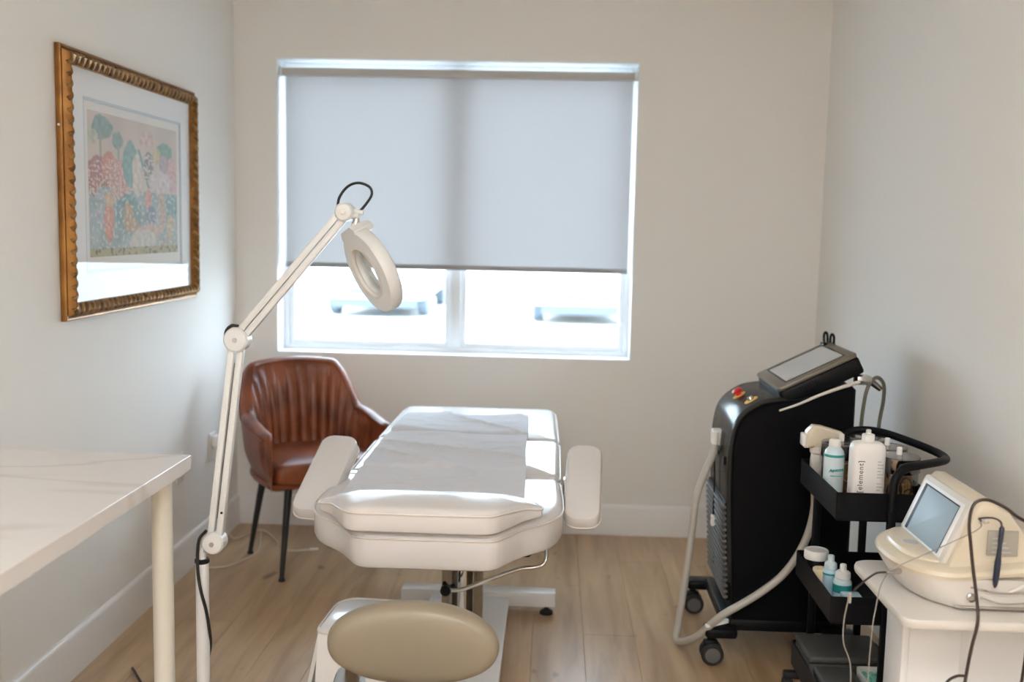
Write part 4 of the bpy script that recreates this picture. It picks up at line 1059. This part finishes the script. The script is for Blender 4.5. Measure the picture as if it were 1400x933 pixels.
# lower body: plan outline nose rounded at left, four feet of height
def devplan(ins=0, x0=.768):
    return rpoly([(x0, 2.40), (x0 + .006, 2.262), (x0 + .06, 2.180), (1.17, 2.180), (1.17, 2.492), (x0 + .055, 2.500)], [.07, .055, .05, .02, .02, .07], 7)
b = NB(); L = []
for x0, dz, ins in ((.808, .004, 0), (.800, .008, -.0), (.778, .040, -.0), (.768, .062, -.004), (.766, .070, -.004)):
    L.append([Vector((q.x, q.y, CZ + dz)) for q in inset(devplan(0, x0), ins)])
rings(b, L); obj('lower_shell', b, 'cream_body', dv)
b = NB(); L = []
for dz, ins in ((.066, -.006), (.074, -.009), (.082, -.006), (.088, .004), (.090, .016)):
    L.append([Vector((q.x, q.y, CZ + dz + max(0, q.x - .95) * .16)) for q in inset(devplan(0, .768), ins)])
rings(b, L); obj('upper_rim', b, 'cream', dv, 'warm cream upper rim')
b = NB(); L = []
for dz, s in ((.086, 1), (.094, .97), (.098, .90), (.100, .7)):
    L.append([Vector((.83 + (q.x - .83) * s, 2.345 + (q.y - 2.345) * s, CZ + dz)) for q in rpoly([(.785, 2.40), (.79, 2.275), (.83, 2.215), (.895, 2.215), (.895, 2.475), (.83, 2.485)], [.06, .05, .04, .01, .01, .06], 6)])
rings(b, L); obj('control_pad', b, 'cream', dv, 'raised cream front panel')
b = NB(); cyl(b, (.825, 2.335, CZ + .098), (.825, 2.335, CZ + .102), .017, n=26, bev=.001); obj('round_button', b, 'ink_grey', dv, 'round grey start button')
# hood carrying the screen: side profile extruded in y, narrower at the back
b = NB()
hp_ = [(.852, .700), (.860, .722), (.912, .848), (.925, .862), (.945, .860), (.985, .835), (1.03, .775), (1.10, .745), (1.165, .735), (1.165, .690), (.90, .690)]
def hood(y, k, s=1.0): return [Vector((.97 + (x_ - .97) * s, y, .69 + (z_ - .69) * k)) for x_, z_ in reversed(hp_)]
rings(b, [hood(2.195, .90, .985), hood(2.200, .97, .995), hood(2.212, 1), hood(2.475, 1), hood(2.487, .97, .995), hood(2.492, .90, .985)]); obj('hood', b, 'cream', dv, smooth_angle=50)
a2 = math.atan2(.848 - .722, .912 - .860)
DM = Matrix.Translation((.860, 0, .722)) @ Matrix.Rotation(-a2, 4, 'Y')
def dslab(y0, y1, a0, a1, h0, h1, m, name, r=.002, rad=.008, label=None):
    b = NB(); slab(b, rpoly([(a0, y0), (a1, y0), (a1, y1), (a0, y1)], rad, 4), h0, h1, r, DM); return obj(name, b, m, dv, label)
dslab(2.208, 2.480, -.010, .140, -.004, .010, 'cream_body', 'screen_surround', .003, .014)
dslab(2.226, 2.462, -.002, .128, .010, .013, 'vinyl', 'inner_bezel', .001, .006, 'bright white inner bezel')
dslab(2.240, 2.446, .004, .120, .013, .0145, 'black', 'screen_edge', .0005, .002)
dslab(2.240, 2.428, .004, .117, .0145, .0155, 'grey_screen', 'display', .0003, .002, 'blank blue-grey display')
# ports, label, clips on the near side
b = NB(); lathe(b, [(.010, 0), (.010, .004), (.007, .006), (.006, .003), (.001, .003)], (.905, 2.180, .655), 18, (0, -1, 0)); obj('side_port', b, 'steel', dv)
b = NB(); lathe(b, [(.006, 0), (.007, .004), (.005, .014), (.006, .015), (.004, .034), (.002, .036)], (.772, 2.235, .690), 14, (-1, -.4, 0)); obj('front_plug', b, 'steel', dv)
b = NB(); lathe(b, [(.006, 0), (.006, .012), (.004, .014), (.005, .024), (.002, .026)], (.935, 2.195, .820), 14, (-.8, -.5, .1)); obj('side_plug', b, 'cream_body', dv)
b = NB(); bx(b, .935, 1.00, 2.188, 2.1935, .745, .800, .002); obj('side_sticker', b, mat('grey_label', (.36, .34, .29), .5), dv)
for i in range(4):
    b = NB(); bx(b, .945, .985 - i * .006, 2.1868, 2.1884, .752 + i * .010, .755 + i * .010); obj('sticker_line', b, 'ink_grey', dv)
b = NB(); bx(b, .87, 1.06, 2.172, 2.181, .632, .637, .001); tube(b, [(.90, 2.172, .680), (.96, 2.165, .672), (1.03, 2.168, .676), (1.07, 2.175, .682)], .002, 6, 6)
tube(b, [(.92, 2.170, .660), (.96, 2.160, .650), (1.02, 2.165, .652)], .002, 6, 6); obj('probe_clip', b, 'steel', dv)
# stylus with its thin leads
sy = thing('probe_stylus', 'slim dark blue stylus probe clipped upright on the side of the beige device', 'stylus', (.945, 2.15, .69))
b = NB(); lathe(b, [(.002, .0), (.0045, .006), (.0065, .02), (.0068, .055), (.005, .070), (.0045, .095), (.0055, .10), (.0055, .128), (.003, .132)], (.938, 2.145, .690), 14, (.045, 0, 1)); obj('body', b, mat('dark_blue_gloss', (.015, .025, .05), .2), sy)
b = NB(); tube(b, [(.944, 2.145, .820), (.940, 2.147, .832), (.925, 2.15, .838), (.905, 2.165, .832), (.915, 2.18, .823)], .0022, 6, 8); obj('lead', b, 'cord_brown', sy)
b = NB(); tube(b, [(.975, 2.17, .670), (1.02, 2.15, .705), (1.06, 2.14, .74)], .0032, 6, 4); obj('holder_rod', b, 'cap_white', sy)
b = NB(); tube(b, [(.915, 2.185, .822), (.900, 2.155, .812), (.829, 2.15, .775), (.757, 2.15, .738), (.722, 2.16, .716), (.735, 2.20, .70), (.742, 2.222, .694)], .0012, 6, 8)
tube(b, [(.742, 2.223, .690), (.71, 2.17, .675), (.69, 2.13, .64), (.682, 2.12, .59), (.680, 2.12, .45), (.69, 2.13, .30), (.72, 2.15, .12), (.74, 2.3, .012)], .0012, 6, 8)
tag(obj('thin_lead', b, 'cord_grey'), 'thin grey lead crossing the beige device screen and hanging down its left', 'cord')
b = NB(); tube(b, [(.738, 2.224, .690), (.71, 2.20, .695), (.68, 2.17, .69), (.655, 2.155, .676), (.648, 2.15, .670)], .0024, 6, 8)
tag(obj('lead_jack', b, 'cord_brown'), 'short dark lead sticking left out of the beige device', 'cord')
b = NB(); tube(b, [(.642, 2.15, .668), (.636, 2.15, .636), (.632, 2.15, .60), (.634, 2.15, .556), (.652, 2.15, .499), (.655, 2.16, .38), (.66, 2.2, .15), (.68, 2.25, .012)], .0013, 6, 8); cyl(b, (.6405, 2.15, .645), (.6415, 2.15, .666), .0042, n=8)
tag(obj('probe_lead', b, 'cord_grey'), 'thin grey lead with white clip hanging before the middle trolley tier', 'cord')
b = NB(); tube(b, [(1.19, 2.13, .80), (1.08, 2.12, .80), (.976, 2.12, .843), (.937, 2.12, .868), (.899, 2.12, .884), (.873, 2.12, .874), (.866, 2.12, .835), (.872, 2.12, .79), (.880, 2.12, .74), (.889, 2.11, .67), (.889, 2.10, .63), (.883, 2.105, .578), (.877, 2.105, .53), (.87, 2.105, .45), (.86, 2.12, .25), (.88, 2.12, .113)], .0036, 8, 8)
tag(obj('black_cable', b, 'cord_brown'), 'dark cable arching over the beige device and down the cart front', 'cable')
b = NB(); tube(b, [(1.10, 2.11, .640), (1.03, 2.107, .637), (.995, 2.10, .610), (.990, 2.10, .55), (.985, 2.10, .48), (.97, 2.10, .30), (.99, 2.11, .113)], .0032, 8, 8); tube(b, [(.872, 2.10, .515), (.85, 2.09, .518), (.832, 2.09, .505), (.828, 2.09, .48)], .003, 8, 8)
tag(obj('second_cable', b, 'cord_brown'), 'dark cable hanging from the white cart at the right picture edge', 'cable')

# tidy helper flags
for o in bpy.data.objects:
    if '_local' in o.keys(): del o['_local']
